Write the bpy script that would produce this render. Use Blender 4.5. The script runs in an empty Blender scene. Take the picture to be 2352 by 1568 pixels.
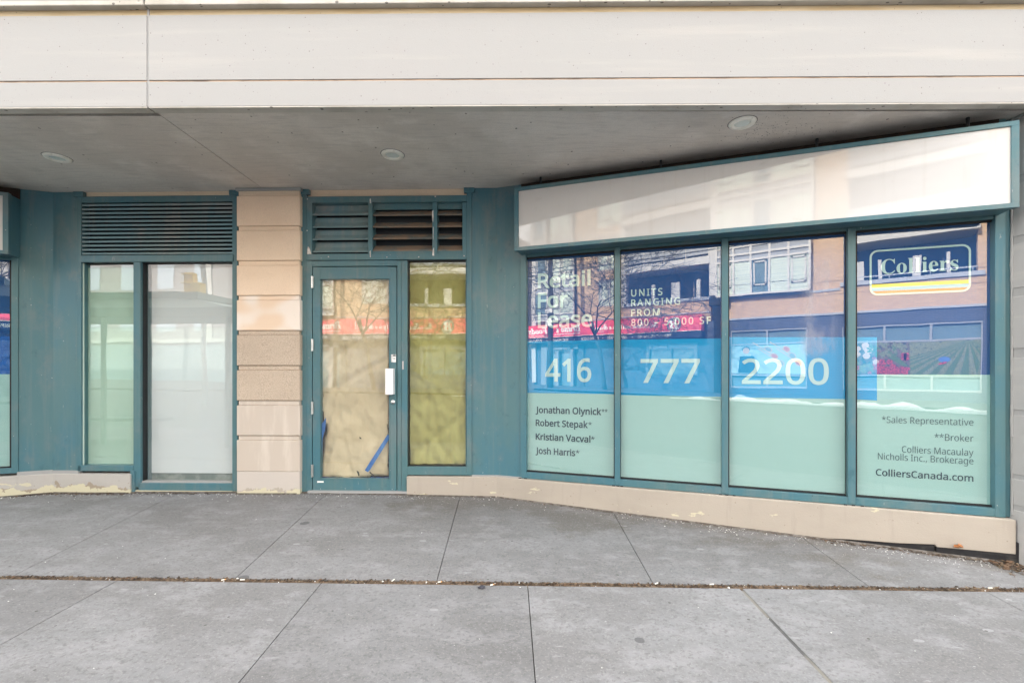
import bpy, bmesh, math, random
from mathutils import Vector, Matrix, noise as mnoise
random.seed(7)
R = math.radians
scene = bpy.context.scene
col = scene.collection

# ------------------------------------------------------------------ camera, sky, sun, exposure
EYE = 1.354                                   # camera height over the door sill
cam_data = bpy.data.cameras.new('camera')
cam = bpy.data.objects.new('camera', cam_data); col.objects.link(cam)
cam.location = (0, 0, EYE); cam.rotation_euler = (R(90), 0, 0)
cam_data.sensor_width = 36; cam_data.lens = 16.0
cam_data.shift_y = 60 / 2352.0
cam_data.clip_start = .05; cam_data.clip_end = 3000
scene.camera = cam

SUN_ELEV, SUN_AZ = R(38), R(-14)              # sun stands behind the shop building, so the street side lies in shade
world = bpy.data.worlds.new('World'); scene.world = world; world.use_nodes = True
wn = world.node_tree
sky = wn.nodes.new('ShaderNodeTexSky'); sky.sky_type = 'NISHITA'; sky.sun_disc = False
sky.sun_elevation = SUN_ELEV; sky.sun_rotation = SUN_AZ
sky.air_density = 1.0; sky.dust_density = 2.0; sky.ozone_density = 1.0
bg = wn.nodes['Background']; bg.inputs['Strength'].default_value = .15
# broken white cloud over the blue
wtc = wn.nodes.new('ShaderNodeTexCoord'); wmp = wn.nodes.new('ShaderNodeMapping'); wmp.inputs['Scale'].default_value = (1.6, 1.6, 3.6)
wnz = wn.nodes.new('ShaderNodeTexNoise'); wnz.inputs['Scale'].default_value = 1.5; wnz.inputs['Detail'].default_value = 7; wnz.inputs['Roughness'].default_value = .55
wrg = wn.nodes.new('ShaderNodeMapRange'); wrg.inputs['From Min'].default_value = .36; wrg.inputs['From Max'].default_value = .56; wrg.inputs['To Max'].default_value = .92
wmx = wn.nodes.new('ShaderNodeMix'); wmx.data_type = 'RGBA'; wmx.inputs[7].default_value = (13.0, 12.6, 12.1, 1)
wn.links.new(wtc.outputs['Generated'], wmp.inputs['Vector']); wn.links.new(wmp.outputs[0], wnz.inputs['Vector']); wn.links.new(wnz.outputs[0], wrg.inputs['Value'])
wn.links.new(wrg.outputs[0], wmx.inputs[0]); wn.links.new(sky.outputs[0], wmx.inputs[6]); wn.links.new(wmx.outputs[2], bg.inputs['Color'])
sun_data = bpy.data.lights.new('sun', 'SUN'); sun_data.energy = 4.2; sun_data.angle = R(.5)
sun_data.color = (1.0, .93, .82)
sun = bpy.data.objects.new('sun', sun_data); col.objects.link(sun)
sd = Vector((math.sin(SUN_AZ) * math.cos(SUN_ELEV), math.cos(SUN_AZ) * math.cos(SUN_ELEV), math.sin(SUN_ELEV)))
sun.rotation_euler = (-sd).to_track_quat('-Z', 'Y').to_euler(); sun.location = sd * 60
vs = scene.view_settings
vs.view_transform = 'Standard'; vs.look = 'None'; vs.gamma = 1; vs.exposure = 1.85
scene.cycles.use_denoising = True
scene.cycles.max_bounces = 10; scene.cycles.transparent_max_bounces = 16
scene.cycles.caustics_reflective = False; scene.cycles.sample_clamp_indirect = 8

# ------------------------------------------------------------------ materials
def M(name, color, rough=.6, layers=(), bump=None, spec=.4, metal=0, island=0, coat=0, wob=None):
    m = bpy.data.materials.new(name); m.use_nodes = True
    nt = m.node_tree; N = nt.nodes; L = nt.links
    b = N['Principled BSDF']
    b.inputs['Roughness'].default_value = rough; b.inputs['Metallic'].default_value = metal
    b.inputs['Specular IOR Level'].default_value = spec; b.inputs['Coat Weight'].default_value = coat
    tc = N.new('ShaderNodeTexCoord')
    rgb = N.new('ShaderNodeRGB'); rgb.outputs[0].default_value = (*color, 1)
    cur = rgb.outputs[0]
    def mapped(scale, off=(0, 0, 0)):
        mp = N.new('ShaderNodeMapping'); L.new(tc.outputs['Object'], mp.inputs['Vector'])
        mp.inputs['Scale'].default_value = (scale,) * 3 if isinstance(scale, (int, float)) else scale
        mp.inputs['Location'].default_value = off
        return mp.outputs[0]
    def rng(sock, lo, hi, to=1.0):
        r = N.new('ShaderNodeMapRange'); r.clamp = True; r.interpolation_type = 'SMOOTHSTEP'
        r.inputs['From Min'].default_value = lo; r.inputs['From Max'].default_value = hi; r.inputs['To Max'].default_value = to
        L.new(sock, r.inputs['Value']); return r.outputs[0]
    def math_(op, a, bb):
        n = N.new('ShaderNodeMath'); n.operation = op
        for i, x in enumerate((a, bb)):
            if isinstance(x, (int, float)): n.inputs[i].default_value = x
            else: L.new(x, n.inputs[i])
        return n.outputs[0]
    def nz(scale, detail=4, r=.6, off=(0, 0, 0), dist=0):
        n = N.new('ShaderNodeTexNoise'); L.new(mapped(scale, off), n.inputs['Vector'])
        n.inputs['Scale'].default_value = 1; n.inputs['Detail'].default_value = detail; n.inputs['Roughness'].default_value = r
        n.inputs['Distortion'].default_value = dist
        return n.outputs['Fac']
    for k, ly in enumerate(layers):
        kind = ly.get('kind', 'noise'); off = (k * 3.7 + 1.3, k * 1.9, k * 5.1)
        if kind == 'noise':
            f = rng(nz(ly['scale'], ly.get('detail', 4), ly.get('r', .6), off, ly.get('dist', 0)), ly['lo'], ly['hi'], ly.get('fac', 1))
        elif kind == 'spots':                      # round spots of their own size, some cells left empty
            v = N.new('ShaderNodeTexVoronoi'); L.new(mapped(ly['scale'], off), v.inputs['Vector']); v.inputs['Scale'].default_value = 1
            sep = N.new('ShaderNodeSeparateColor'); L.new(v.outputs['Color'], sep.inputs[0])
            sz = math_('MULTIPLY', rng(sep.outputs[0], ly.get('keep', .6), 1.0), ly['size'])
            f = math_('MULTIPLY', math_('LESS_THAN', v.outputs['Distance'], sz), ly.get('fac', 1))
        elif kind == 'low':                        # worn edge along the foot of a wall, ragged
            sp = N.new('ShaderNodeSeparateXYZ'); L.new(tc.outputs['Object'], sp.inputs[0])
            zz = sp.outputs[2]
            if 'sx' in ly: zz = math_('SUBTRACT', zz, math_('MULTIPLY', sp.outputs[0], ly['sx']))
            nn = math_('MULTIPLY', math_('SUBTRACT', nz(ly['scale'], 5, .65, off), .5), ly['amp'])
            f = rng(math_('ADD', math_('SUBTRACT', ly['z'], zz), nn), 0, ly.get('soft', .004), ly.get('fac', 1))
        elif kind == 'yhigh':                      # damp ground spreading out from the wall
            sp = N.new('ShaderNodeSeparateXYZ'); L.new(tc.outputs['Object'], sp.inputs[0])
            yy = math_('ADD', sp.outputs[1], math_('MULTIPLY', sp.outputs[0], ly.get('sx', 0)))
            nn = math_('MULTIPLY', math_('SUBTRACT', nz(ly['scale'], 7, .68, off), .5), ly['amp'])
            f = rng(math_('ADD', math_('SUBTRACT', yy, ly['y']), nn), 0, ly.get('soft', .1), ly.get('fac', 1))
        mx = N.new('ShaderNodeMix'); mx.data_type = 'RGBA'; L.new(f, mx.inputs[0])
        L.new(cur, mx.inputs[6]); mx.inputs[7].default_value = (*ly['col'], 1); cur = mx.outputs[2]
    if island:
        g = N.new('ShaderNodeNewGeometry')
        r = N.new('ShaderNodeMapRange'); L.new(g.outputs['Random Per Island'], r.inputs['Value'])
        r.inputs['To Min'].default_value = 1 - island; r.inputs['To Max'].default_value = 1 + island
        vm = N.new('ShaderNodeVectorMath'); vm.operation = 'SCALE'; L.new(cur, vm.inputs[0]); L.new(r.outputs[0], vm.inputs['Scale']); cur = vm.outputs[0]
    L.new(cur, b.inputs['Base Color'])
    if bump:
        prev = None
        for sc_, st, det in bump:
            bp = N.new('ShaderNodeBump'); bp.inputs['Strength'].default_value = 1; bp.inputs['Distance'].default_value = st
            L.new(nz(sc_, det), bp.inputs['Height'])
            if prev: L.new(prev, bp.inputs['Normal'])
            prev = bp.outputs[0]
        L.new(prev, b.inputs['Normal'])
    return m

def glass_mat(name, tint, r0, wave=.0009, dirt=0, smears=()):
    m = bpy.data.materials.new(name); m.use_nodes = True
    nt = m.node_tree; N = nt.nodes; L = nt.links
    for n in list(N):
        if n.type != 'OUTPUT_MATERIAL': N.remove(n)
    out = [n for n in N if n.type == 'OUTPUT_MATERIAL'][0]
    tr = N.new('ShaderNodeBsdfTransparent'); tr.inputs[0].default_value = (*tint, 1)
    gl = N.new('ShaderNodeBsdfGlossy'); gl.inputs['Roughness'].default_value = .0; gl.inputs['Color'].default_value = (1, 1, 1, 1)
    fr = N.new('ShaderNodeLayerWeight'); fr.inputs[0].default_value = .5     # Schlick's approximation, the same from both sides
    pw = N.new('ShaderNodeMath'); pw.operation = 'POWER'; pw.inputs[1].default_value = 5; L.new(fr.outputs['Facing'], pw.inputs[0])
    mul = N.new('ShaderNodeMath'); mul.operation = 'MULTIPLY_ADD'; mul.inputs[1].default_value = 1 - r0; mul.inputs[2].default_value = r0; mul.use_clamp = True
    L.new(pw.outputs[0], mul.inputs[0])
    tc = N.new('ShaderNodeTexCoord'); nz = N.new('ShaderNodeTexNoise'); L.new(tc.outputs['Object'], nz.inputs['Vector'])
    nz.inputs['Scale'].default_value = 2.2; nz.inputs['Detail'].default_value = 1
    bp = N.new('ShaderNodeBump'); bp.inputs['Distance'].default_value = wave; L.new(nz.outputs[0], bp.inputs['Height'])
    L.new(bp.outputs[0], gl.inputs['Normal'])
    mx = N.new('ShaderNodeMixShader'); L.new(mul.outputs[0], mx.inputs[0]); L.new(tr.outputs[0], mx.inputs[1]); L.new(gl.outputs[0], mx.inputs[2])
    last = mx.outputs[0]
    if dirt:                                        # dusty film and dried water runs on the pane
        mp = N.new('ShaderNodeMapping'); mp.inputs['Scale'].default_value = (22, 22, 2.2); L.new(tc.outputs['Object'], mp.inputs['Vector'])
        n2 = N.new('ShaderNodeTexNoise'); n2.inputs['Scale'].default_value = 1; n2.inputs['Detail'].default_value = 6; n2.inputs['Roughness'].default_value = .7; L.new(mp.outputs[0], n2.inputs['Vector'])
        rg = N.new('ShaderNodeMapRange'); rg.inputs['From Min'].default_value = .55; rg.inputs['From Max'].default_value = .85; rg.inputs['To Max'].default_value = dirt; L.new(n2.outputs[0], rg.inputs['Value'])
        df = N.new('ShaderNodeBsdfDiffuse'); df.inputs[0].default_value = (.6, .6, .62, 1)
        m2 = N.new('ShaderNodeMixShader'); L.new(rg.outputs[0], m2.inputs[0]); L.new(last, m2.inputs[1]); L.new(df.outputs[0], m2.inputs[2]); last = m2.outputs[0]
    for xc, hw, z0, z1, fac, streak in smears:      # wiped-over haze and dried drips on one spot of the pane
        sp = N.new('ShaderNodeSeparateXYZ'); L.new(tc.outputs['Object'], sp.inputs[0])
        def mth(op, a, b):
            n = N.new('ShaderNodeMath'); n.operation = op
            for i, x in enumerate((a, b)):
                if isinstance(x, (int, float)): n.inputs[i].default_value = x
                else: L.new(x, n.inputs[i])
            return n.outputs[0]
        def ramp(v, a, b):
            n = N.new('ShaderNodeMapRange'); n.interpolation_type = 'SMOOTHSTEP'; n.inputs['From Min'].default_value = a; n.inputs['From Max'].default_value = b; L.new(v, n.inputs['Value']); return n.outputs[0]
        mp = N.new('ShaderNodeMapping'); mp.inputs['Scale'].default_value = streak; L.new(tc.outputs['Object'], mp.inputs['Vector'])
        n3 = N.new('ShaderNodeTexNoise'); n3.inputs['Scale'].default_value = 1; n3.inputs['Detail'].default_value = 7; n3.inputs['Roughness'].default_value = .66; L.new(mp.outputs[0], n3.inputs['Vector'])
        dx = mth('ABSOLUTE', mth('SUBTRACT', sp.outputs[0], xc), 0)
        f = mth('MULTIPLY', ramp(dx, hw, hw * .35), mth('MULTIPLY', ramp(sp.outputs[2], z0, z0 + .12), ramp(sp.outputs[2], z1, z1 - .2)))
        f = mth('MULTIPLY', mth('MULTIPLY', f, ramp(n3.outputs[0], .38 if streak[0] < 20 else .60, .66)), fac)
        df = N.new('ShaderNodeBsdfDiffuse'); df.inputs[0].default_value = (.40, .42, .50, 1)
        m2 = N.new('ShaderNodeMixShader'); L.new(f, m2.inputs[0]); L.new(last, m2.inputs[1]); L.new(df.outputs[0], m2.inputs[2]); last = m2.outputs[0]
    L.new(last, out.inputs['Surface'])
    return m

def brick_mat(name, c1, c2, mortar, bw=.24, bh=.075):
    m = M(name, c1, .85, bump=[(60, .002, 3)]); nt = m.node_tree; N = nt.nodes; L = nt.links
    tc = N.new('ShaderNodeTexCoord'); sp = N.new('ShaderNodeSeparateXYZ'); L.new(tc.outputs['Object'], sp.inputs[0])
    ad = N.new('ShaderNodeMath'); ad.operation = 'ADD'; L.new(sp.outputs[0], ad.inputs[0]); L.new(sp.outputs[1], ad.inputs[1])
    cb = N.new('ShaderNodeCombineXYZ'); L.new(ad.outputs[0], cb.inputs[0]); L.new(sp.outputs[2], cb.inputs[1])
    br = N.new('ShaderNodeTexBrick'); L.new(cb.outputs[0], br.inputs['Vector'])
    br.inputs['Color1'].default_value = (*c1, 1); br.inputs['Color2'].default_value = (*c2, 1); br.inputs['Mortar'].default_value = (*mortar, 1)
    br.inputs['Scale'].default_value = 1; br.inputs['Brick Width'].default_value = bw; br.inputs['Row Height'].default_value = bh
    br.inputs['Mortar Size'].default_value = .006; br.inputs['Mortar Smooth'].default_value = .1
    L.new(br.outputs['Color'], N['Principled BSDF'].inputs['Base Color'])
    return m

precast = M('precast', (.365, .362, .352), .8, [
    dict(scale=(1.1, 1.1, 2), lo=.42, hi=.72, col=(0.370, 0.360, 0.350), fac=.55, detail=6),
    dict(scale=(.5, .5, 9), lo=.52, hi=.75, col=(0.462, 0.442, 0.409), fac=.5),
    dict(kind='spots', scale=34, size=.16, keep=.72, col=(0.145, 0.132, 0.119), fac=.7),
    dict(kind='spots', scale=75, size=.2, keep=.8, col=(0.198, 0.185, 0.172), fac=.6),
    dict(scale=260, lo=.35, hi=.7, col=(0.343, 0.337, 0.330), fac=.35, detail=2)], bump=[(180, .0012, 3), (5, .002, 4)])
precast_stained = M('precast_stained', (.50, .41, .27), .85, [
    dict(scale=(1.5, 2, 14), lo=.4, hi=.65, col=(.40, .30, .17), fac=.8, detail=6),
    dict(kind='spots', scale=34, size=.16, keep=.72, col=(.25, .2, .15), fac=.7)], bump=[(140, .001, 3)])
underside = M('underside', (.56, .53, .48), .9, [
    dict(scale=(3, 3, 3), lo=.4, hi=.7, col=(.40, .37, .32), fac=.8, detail=7),
    dict(kind='spots', scale=(22, 40, 30), size=.3, keep=.7, col=(.1, .09, .08), fac=.8)], bump=[(90, .003, 4)])
soffit_mat = M('soffit_concrete', (.76, .705, .65), .85, [
    dict(scale=(.9, .6, 1), lo=.40, hi=.62, col=(.60, .55, .50), fac=.85, detail=7), dict(scale=(2.5, 3.5, 1), lo=.52, hi=.7, col=(.84, .79, .74), fac=.5, detail=8),
    dict(scale=(5, 40, 5), lo=.45, hi=.75, col=(.44, .41, .385), fac=.45, detail=6),
    dict(scale=170, lo=.4, hi=.7, col=(.40, .38, .36), fac=.3, detail=2),
    dict(kind='spots', scale=(26, 20, 10), size=.22, keep=.93, col=(.12, .1, .09), fac=.8)], bump=[(70, .0015, 5), (3, .004, 3)])
speck_shadow_mat = M('mould_and_ring_shadow', (.05, .045, .04), .9)  # mould, and the shadow painted round the downlights
sealant = M('sealant_grey', (.33, .33, .325), .6, [dict(scale=20, lo=.4, hi=.7, col=(.32, .32, .31))], bump=[(40, .002, 3)])
groove_mat = M('groove_brown', (.50, .36, .26), .9, [dict(scale=(4, 4, 20), lo=.4, hi=.7, col=(.2, .14, .1))])
def stone(name, c, dark, sp):
    return M(name, c, .8, [dict(scale=(2, 2, 3), lo=.4, hi=.72, col=dark, fac=.55, detail=6),
                           dict(kind='spots', scale=60, size=.22, keep=.75, col=tuple(x * .45 for x in c), fac=sp * .7),
                           dict(scale=150, lo=.45, hi=.62, col=tuple(x * .62 for x in c), fac=sp, detail=2)], bump=[(150, .002 * sp + .0006, 3)])
stone_tan = stone('stone_tan', (.80, .635, .48), (.73, .56, .41), .25)
stone_bleached = M('stone_bleached', (.72, .56, .42), .8, [dict(scale=(2.2, 2.2, 3.2), lo=.36, hi=.52, col=(.76, .68, .60), detail=1),
                           dict(kind='spots', scale=60, size=.2, keep=.85, col=(.3, .24, .19), fac=.3)], bump=[(150, .001, 3)])
stone_rough = stone('stone_exposed', (.53, .435, .34), (.46, .37, .285), .85)
stone_pale = M('stone_pale', (.50, .435, .37), .8, [dict(scale=(9, 9, 1.4), lo=.45, hi=.70, col=(.61, .55, .48), fac=.7, detail=5),
                           dict(scale=(3, 3, 2), lo=.5, hi=.8, col=(.52, .41, .32), fac=.5)], bump=[(150, .001, 3)])
PEEL = (.56, .52, .37)
stone_base = M('stone_base', (.50, .455, .41), .8, [dict(scale=(3, 3, 6), lo=.4, hi=.75, col=(.54, .48, .43), fac=.6),
                           dict(kind='low', z=.052, amp=.24, scale=6, col=(.3, .26, .2), fac=.55),
                           dict(kind='low', z=.045, amp=.24, scale=6, col=PEEL)], bump=[(120, .0012, 3)])
def basewall(name, c, z, sx=0, amp=.18, fac=1):
    return M(name, c, .75, [dict(scale=(1.3, 1.3, 3), lo=.4, hi=.75, col=tuple(x * .88 for x in c), fac=.8, detail=6),
                  dict(scale=(14, 14, 1.6), lo=.55, hi=.8, col=tuple(x * .78 for x in c), fac=.5, detail=5),
                  dict(kind='low', z=z + .05, amp=.22, scale=9, sx=sx, col=(.36, .31, .25), fac=.4, soft=.12),
                  dict(kind='low', z=z + .006, amp=amp, scale=5, sx=sx, col=(.30, .24, .17), fac=.8),
                  dict(kind='low', z=z, amp=amp, scale=5, sx=sx, col=PEEL, fac=fac), dict(scale=(3.2, 3.2, 8), lo=.66, hi=.67, col=PEEL, fac=.9, detail=5),
                  dict(kind='spots', scale=38, size=.22, keep=.86, col=(.25, .21, .17), fac=.7)], bump=[(90, .0015, 4), (9, .002, 3)])
base_left = basewall('base_paint_peeling', (.43, .405, .375), .055, 0, .34)
base_right = basewall('base_paint', (.40, .355, .30), -.045, -.036, .14)
def paint(name, c, rough=.38):
    return M(name, c, rough, [dict(scale=(1.5, 1.5, .8), lo=.40, hi=.62, col=(c[0] * .72, c[1] * .96, c[2] * 1.12), fac=.9, detail=5),
                  dict(scale=(2.6, 2.6, 2.0), lo=.50, hi=.68, col=(c[0] * 1.55 + .012, c[1] * 1.12, c[2] * 1.08), fac=.7, detail=8, r=.66),
                  dict(scale=(18, 18, 1.1), lo=.50, hi=.72, col=(c[0] * 1.5 + .015, c[1] * 1.15, c[2] * 1.08), fac=.5, detail=6),
                  dict(scale=(6, 6, 4), lo=.58, hi=.72, col=(c[0] * .5, c[1] * .62, c[2] * .72), fac=.6, detail=8, r=.72),
                  dict(kind='low', z=.10, amp=.7, scale=4, soft=.35, col=(.13, .19, .20), fac=.55),
                  dict(scale=(30, 30, 9), lo=.66, hi=.72, col=(.32, .34, .33), fac=.6, detail=5, r=.7),
                  dict(kind='spots', scale=24, size=.11, keep=.90, col=(.45, .46, .44), fac=.8),
                  dict(kind='spots', scale=13, size=.07, keep=.88, col=(.03, .04, .045), fac=.8)], bump=[(25, .0006, 3)])
teal = paint('teal_paint', (.080, .165, .178))
teal_panel = paint('teal_panel', (.082, .168, .184), .42)
teal_louvre = paint('teal_louvre', (.18, .255, .26), .5)
dusty_blade = M('dusty_blade', (.11, .135, .135), .8, [dict(scale=(6, 6, 10), lo=.35, hi=.6, col=(.24, .17, .12), fac=.9, detail=5)])
bare_metal = M('bare_primer', (.68, .67, .64), .6, [dict(scale=30, lo=.4, hi=.7, col=(.5, .45, .4))])
gasket = M('gasket', (.012, .014, .016), .6)
dark_inside = M('interior_dark', (.025, .03, .035), .9)
membrane = M('membrane', (.012, .012, .014), .7, [dict(scale=(8, 8, 20), lo=.5, hi=.75, col=(.04, .038, .036), detail=6)], bump=[(18, .006, 5)])
white_acrylic = M('white_acrylic', (.58, .576, .566), .028, [dict(scale=(.6, .6, 1), lo=.4, hi=.7, col=(.565, .555, .54), fac=.7),
                  dict(scale=(16, 16, .8), lo=.54, hi=.75, col=(.50, .485, .46), fac=.35, detail=5), dict(scale=(4, 4, 7), lo=.62, hi=.72, col=(.47, .45, .42), fac=.35, detail=8, r=.7),
                  dict(kind='spots', scale=(5, 5, 8), size=.05, keep=.72, col=(.16, .15, .14), fac=.8)], spec=.6, bump=[((.55, .55, 1.2), .0022, 1)])
kraft = M('kraft', (.58, .48, .335), .75, [dict(scale=(2, 2, 2), lo=.35, hi=.7, col=(.70, .59, .43), fac=.8, detail=5),
                  dict(scale=(6, 6, 3), lo=.55, hi=.8, col=(.53, .43, .30), fac=.3, detail=5)], bump=[((2.6, 2.6, 2.0), .09, 2), ((7, 7, 5), .016, 4)])
tape_blue = M('tape_blue', (.02, .13, .45), .6, [dict(scale=(30, 30, 6), lo=.4, hi=.7, col=(.04, .2, .55))], bump=[(40, .002, 3)])
tape_dark = M('tape_dark', (.02, .05, .14), .6, [dict(scale=(30, 30, 6), lo=.4, hi=.7, col=(.03, .1, .3))])
steel = M('satin_steel', (.62, .62, .60), .35, metal=.9)
white_metal = M('white_metal', (.82, .82, .83), .3, spec=.6)
hole_mat = M('dark_hole', (.03, .03, .03), .8)
navy = M('navy_vinyl', (.001, .065, .25), .4)
cyan = M('blue_vinyl', (.0, .31, .64), .4)
mint = M('frost_vinyl', (.37, .555, .535), .4); letter_v = M('letter_vinyl', (.50, .66, .66), .4)
ink = M('ink_vinyl', (.012, .05, .075), .45)
ink_grey = M('ink_grey_vinyl', (.05, .11, .13), .45)
yellow_v = M('yellow_vinyl', (.86, .66, .02), .45); sky_v = M('light_blue_vinyl', (.22, .55, .72), .45); orange_v = M('orange_vinyl', (.82, .17, .015), .45)
white_v = M('white_vinyl', (.82, .82, .8), .5); red_v = M('red_vinyl', (.72, .02, .07), .5); print_ink = M('print_ink', (.03, .03, .035), .6)
blind_white = M('blind_white', (.68, .68, .69), .8, [dict(scale=(3, 3, 1), lo=.4, hi=.7, col=(.66, .67, .69), fac=.6)])
blind_mint = M('blind_mint', (.51, .61, .55), .8, [dict(scale=(3, 3, 1), lo=.4, hi=.7, col=(.46, .57, .51), fac=.6)])
clear_edge = bpy.data.materials.new('glass_body'); clear_edge.use_nodes = True
_n = clear_edge.node_tree; _n.nodes.remove(_n.nodes['Principled BSDF']); _t = _n.nodes.new('ShaderNodeBsdfTransparent'); _t.inputs[0].default_value = (.985, 1, .99, 1); _n.links.new(_t.outputs[0], _n.nodes['Material Output'].inputs['Surface'])
glass_show = glass_mat('shop_glass', (.93, .98, .97), .19, .0004, .02, [(2.665, .16, 1.40, 2.40, .42, (7, 7, 3)), (1.75, .17, 1.78, 2.3, .55, (60, 60, 3.2)), (3.35, .3, 1.95, 2.5, .12, (30, 30, 5))])
glass_clear = glass_mat('plain_glass', (.94, .97, .97), .13, .0008, .03)
glass_green = glass_mat('green_glass', (.88, .95, .91), .13, .0008, .03)
glass_olive = glass_mat('olive_glass', (.78, .83, .60), .15, .0007, .03)
glass_door = glass_mat('door_glass', (.97, .97, .93), .15, .0007, .03)
lens_mat = M('lamp_lens', (.74, .80, .77), .2, spec=.7); trim_mat = M('lamp_trim', (.90, .88, .80), .3, [dict(scale=30, lo=.56, hi=.7, col=(.6, .55, .45), fac=.6)], spec=.7)
walk_layers = [
    dict(scale=(.8, 1.3, 1), lo=.38, hi=.62, col=(0.143, 0.140, 0.139), fac=.75, detail=8, r=.62),
    dict(scale=(2.6, 4.5, 1), lo=.47, hi=.62, col=(0.236, 0.235, 0.241), fac=.75, detail=9, r=.70),
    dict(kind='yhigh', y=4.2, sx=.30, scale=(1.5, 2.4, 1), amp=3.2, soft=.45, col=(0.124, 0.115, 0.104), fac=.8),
    dict(scale=(11, 17, 1), lo=.50, hi=.66, col=(0.135, 0.134, 0.134), fac=.45, detail=7, r=.7),
    dict(scale=(42, 52, 1), lo=.52, hi=.66, col=(0.112, 0.111, 0.110), fac=.55, detail=3),
    dict(scale=(85, 95, 1), lo=.54, hi=.68, col=(0.271, 0.267, 0.265), fac=.48, detail=2),
    dict(kind='spots', scale=(1.9, 2.1, 1), size=.085, keep=.40, col=(0.088, 0.087, 0.091), fac=.8),
    dict(kind='spots', scale=(3.1, 3.3, 1), size=.06, keep=.7, col=(0.095, 0.092, 0.093), fac=.7),
    dict(kind='spots', scale=(4.0, 8.5, 1), size=.13, keep=.72, col=(0.326, 0.325, 0.334), fac=.55),
    dict(kind='spots', scale=(17, 24, 1), size=.12, keep=.90, col=(0.361, 0.356, 0.360), fac=.6),
    dict(scale=(5, 19, 1), lo=.60, hi=.72, col=(0.316, 0.314, 0.320), fac=.6, detail=7, r=.68),
    dict(kind='spots', scale=(12, 15, 1), size=.12, keep=.85, col=(0.072, 0.067, 0.061), fac=.8)]
walk = M('sidewalk_concrete', (0.195, 0.196, 0.200), .85, walk_layers, bump=[(140, .0022, 4), (4, .006, 4)], island=.10)
dirt = M('joint_dirt', (.09, .065, .045), .95, [dict(scale=40, lo=.4, hi=.65, col=(.17, .12, .08), detail=5)], bump=[(60, .01, 5)])
joint_dark = M('joint_bedding', (.05, .05, .05), .95)
mortar = M('joint_mortar', (.2, .19, .165), .9, [dict(scale=(5, 3, 5), lo=.4, hi=.6, col=(.085, .085, .085), detail=5)], bump=[(50, .005, 4)])
leaf_mats = [M('dead_leaf', (.11, .065, .038), .85), M('dry_straw', (.155, .115, .075), .85), M('dark_mulch', (.05, .035, .025), .9)]
chip_mat = M('salt_chip', (.62, .61, .58), .7); butt_mat = M('butt_paper', (.72, .68, .6), .7); filter_mat = M('butt_filter', (.5, .27, .1), .8)
asphalt = M('asphalt', (.085, .085, .088), .85, [dict(scale=(.4, 1.5, 1), lo=.4, hi=.7, col=(.12, .12, .122), detail=6), dict(scale=150, lo=.5, hi=.7, col=(.16, .16, .16), fac=.6)], bump=[(90, .004, 3)])
ground_mat = M('ground_soil', (.12, .11, .1), .95)
snow = M('snow', (.48, .49, .52), .7, [dict(scale=7, lo=.45, hi=.7, col=(.28, .28, .29), fac=.8, detail=6)], bump=[(9, .05, 5)])
brick_orange = brick_mat('orange_brick', (.64, .44, .27), (.56, .37, .22), (.46, .38, .31))
brick_dark = brick_mat('charcoal_brick', (.075, .085, .125), (.06, .07, .105), (.17, .18, .22))
brick_grey = brick_mat('grey_brick', (.33, .30, .30), (.27, .25, .26), (.4, .38, .37))
white_frame = M('white_frame', (.62, .61, .59), .5); slab_white = M('slab_white', (.56, .55, .53), .7)
spandrel = M('spandrel_grey', (.34, .36, .39), .5); coping_mat = M('coping_metal', (.42, .44, .48), .4)
far_glass = M('far_window_glass', (.16, .24, .28), .05, spec=.9); blind_far = M('far_blinds', (.62, .70, .62), .5, [dict(scale=(.2, .2, 18), lo=.45, hi=.6, col=(.5, .58, .52))])
recess_mat = M('recess_wall', (.02, .02, .024), .9); dark_sign = M('sign_band_navy', (.02, .035, .08), .5)
bark = M('bark', (.06, .05, .045), .9, bump=[((20, 20, 4), .01, 4)]); pole_mat = M('pole_wood', (.075, .065, .06), .9)
wire_mat = M('wire', (.02, .02, .02), .6); shelter_mat = M('shelter_green', (.10, .17, .15), .5); shelter_roof = M('shelter_panel', (.55, .66, .6), .4)
signal_yellow = M('signal_yellow', (.95, .58, .0), .45); grey_metal = M('grey_metal', (.45, .45, .45), .5, metal=.4)
green_v = M('leaf_green', (.09, .17, .07), .6, [dict(scale=25, lo=.45, hi=.62, col=(.14, .20, .10), detail=6)]); field_v = M('field_olive', (.17, .20, .10), .6, [dict(scale=20, lo=.42, hi=.62, col=(.26, .30, .20), detail=6), dict(scale=11, lo=.55, hi=.7, col=(.02, .04, .03), detail=5)]); wood_v = M('spoon_wood', (.55, .38, .22), .6); soil_v = M('soil_print', (.20, .15, .13), .6, [dict(scale=6, lo=.4, hi=.65, col=(.05, .06, .05), detail=7)]); tomato_v = M('tomato_print', (.50, .07, .09), .5, [dict(scale=14, lo=.4, hi=.65, col=(.14, .01, .02), detail=5), dict(scale=30, lo=.62, hi=.7, col=(.6, .3, .3), detail=3)])
far_door = M('far_door_frame', (.26, .28, .31), .5)
far_walk = M('far_pavement', (.10, .10, .105), .8, [dict(scale=3, lo=.4, hi=.7, col=(.06, .06, .065), detail=6)])
rust_gap_shade = M('rust_gap_shade', (.030, .021, .017), .9, [dict(scale=9, lo=.45, hi=.7, col=(.06, .035, .022), detail=5)])

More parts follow.
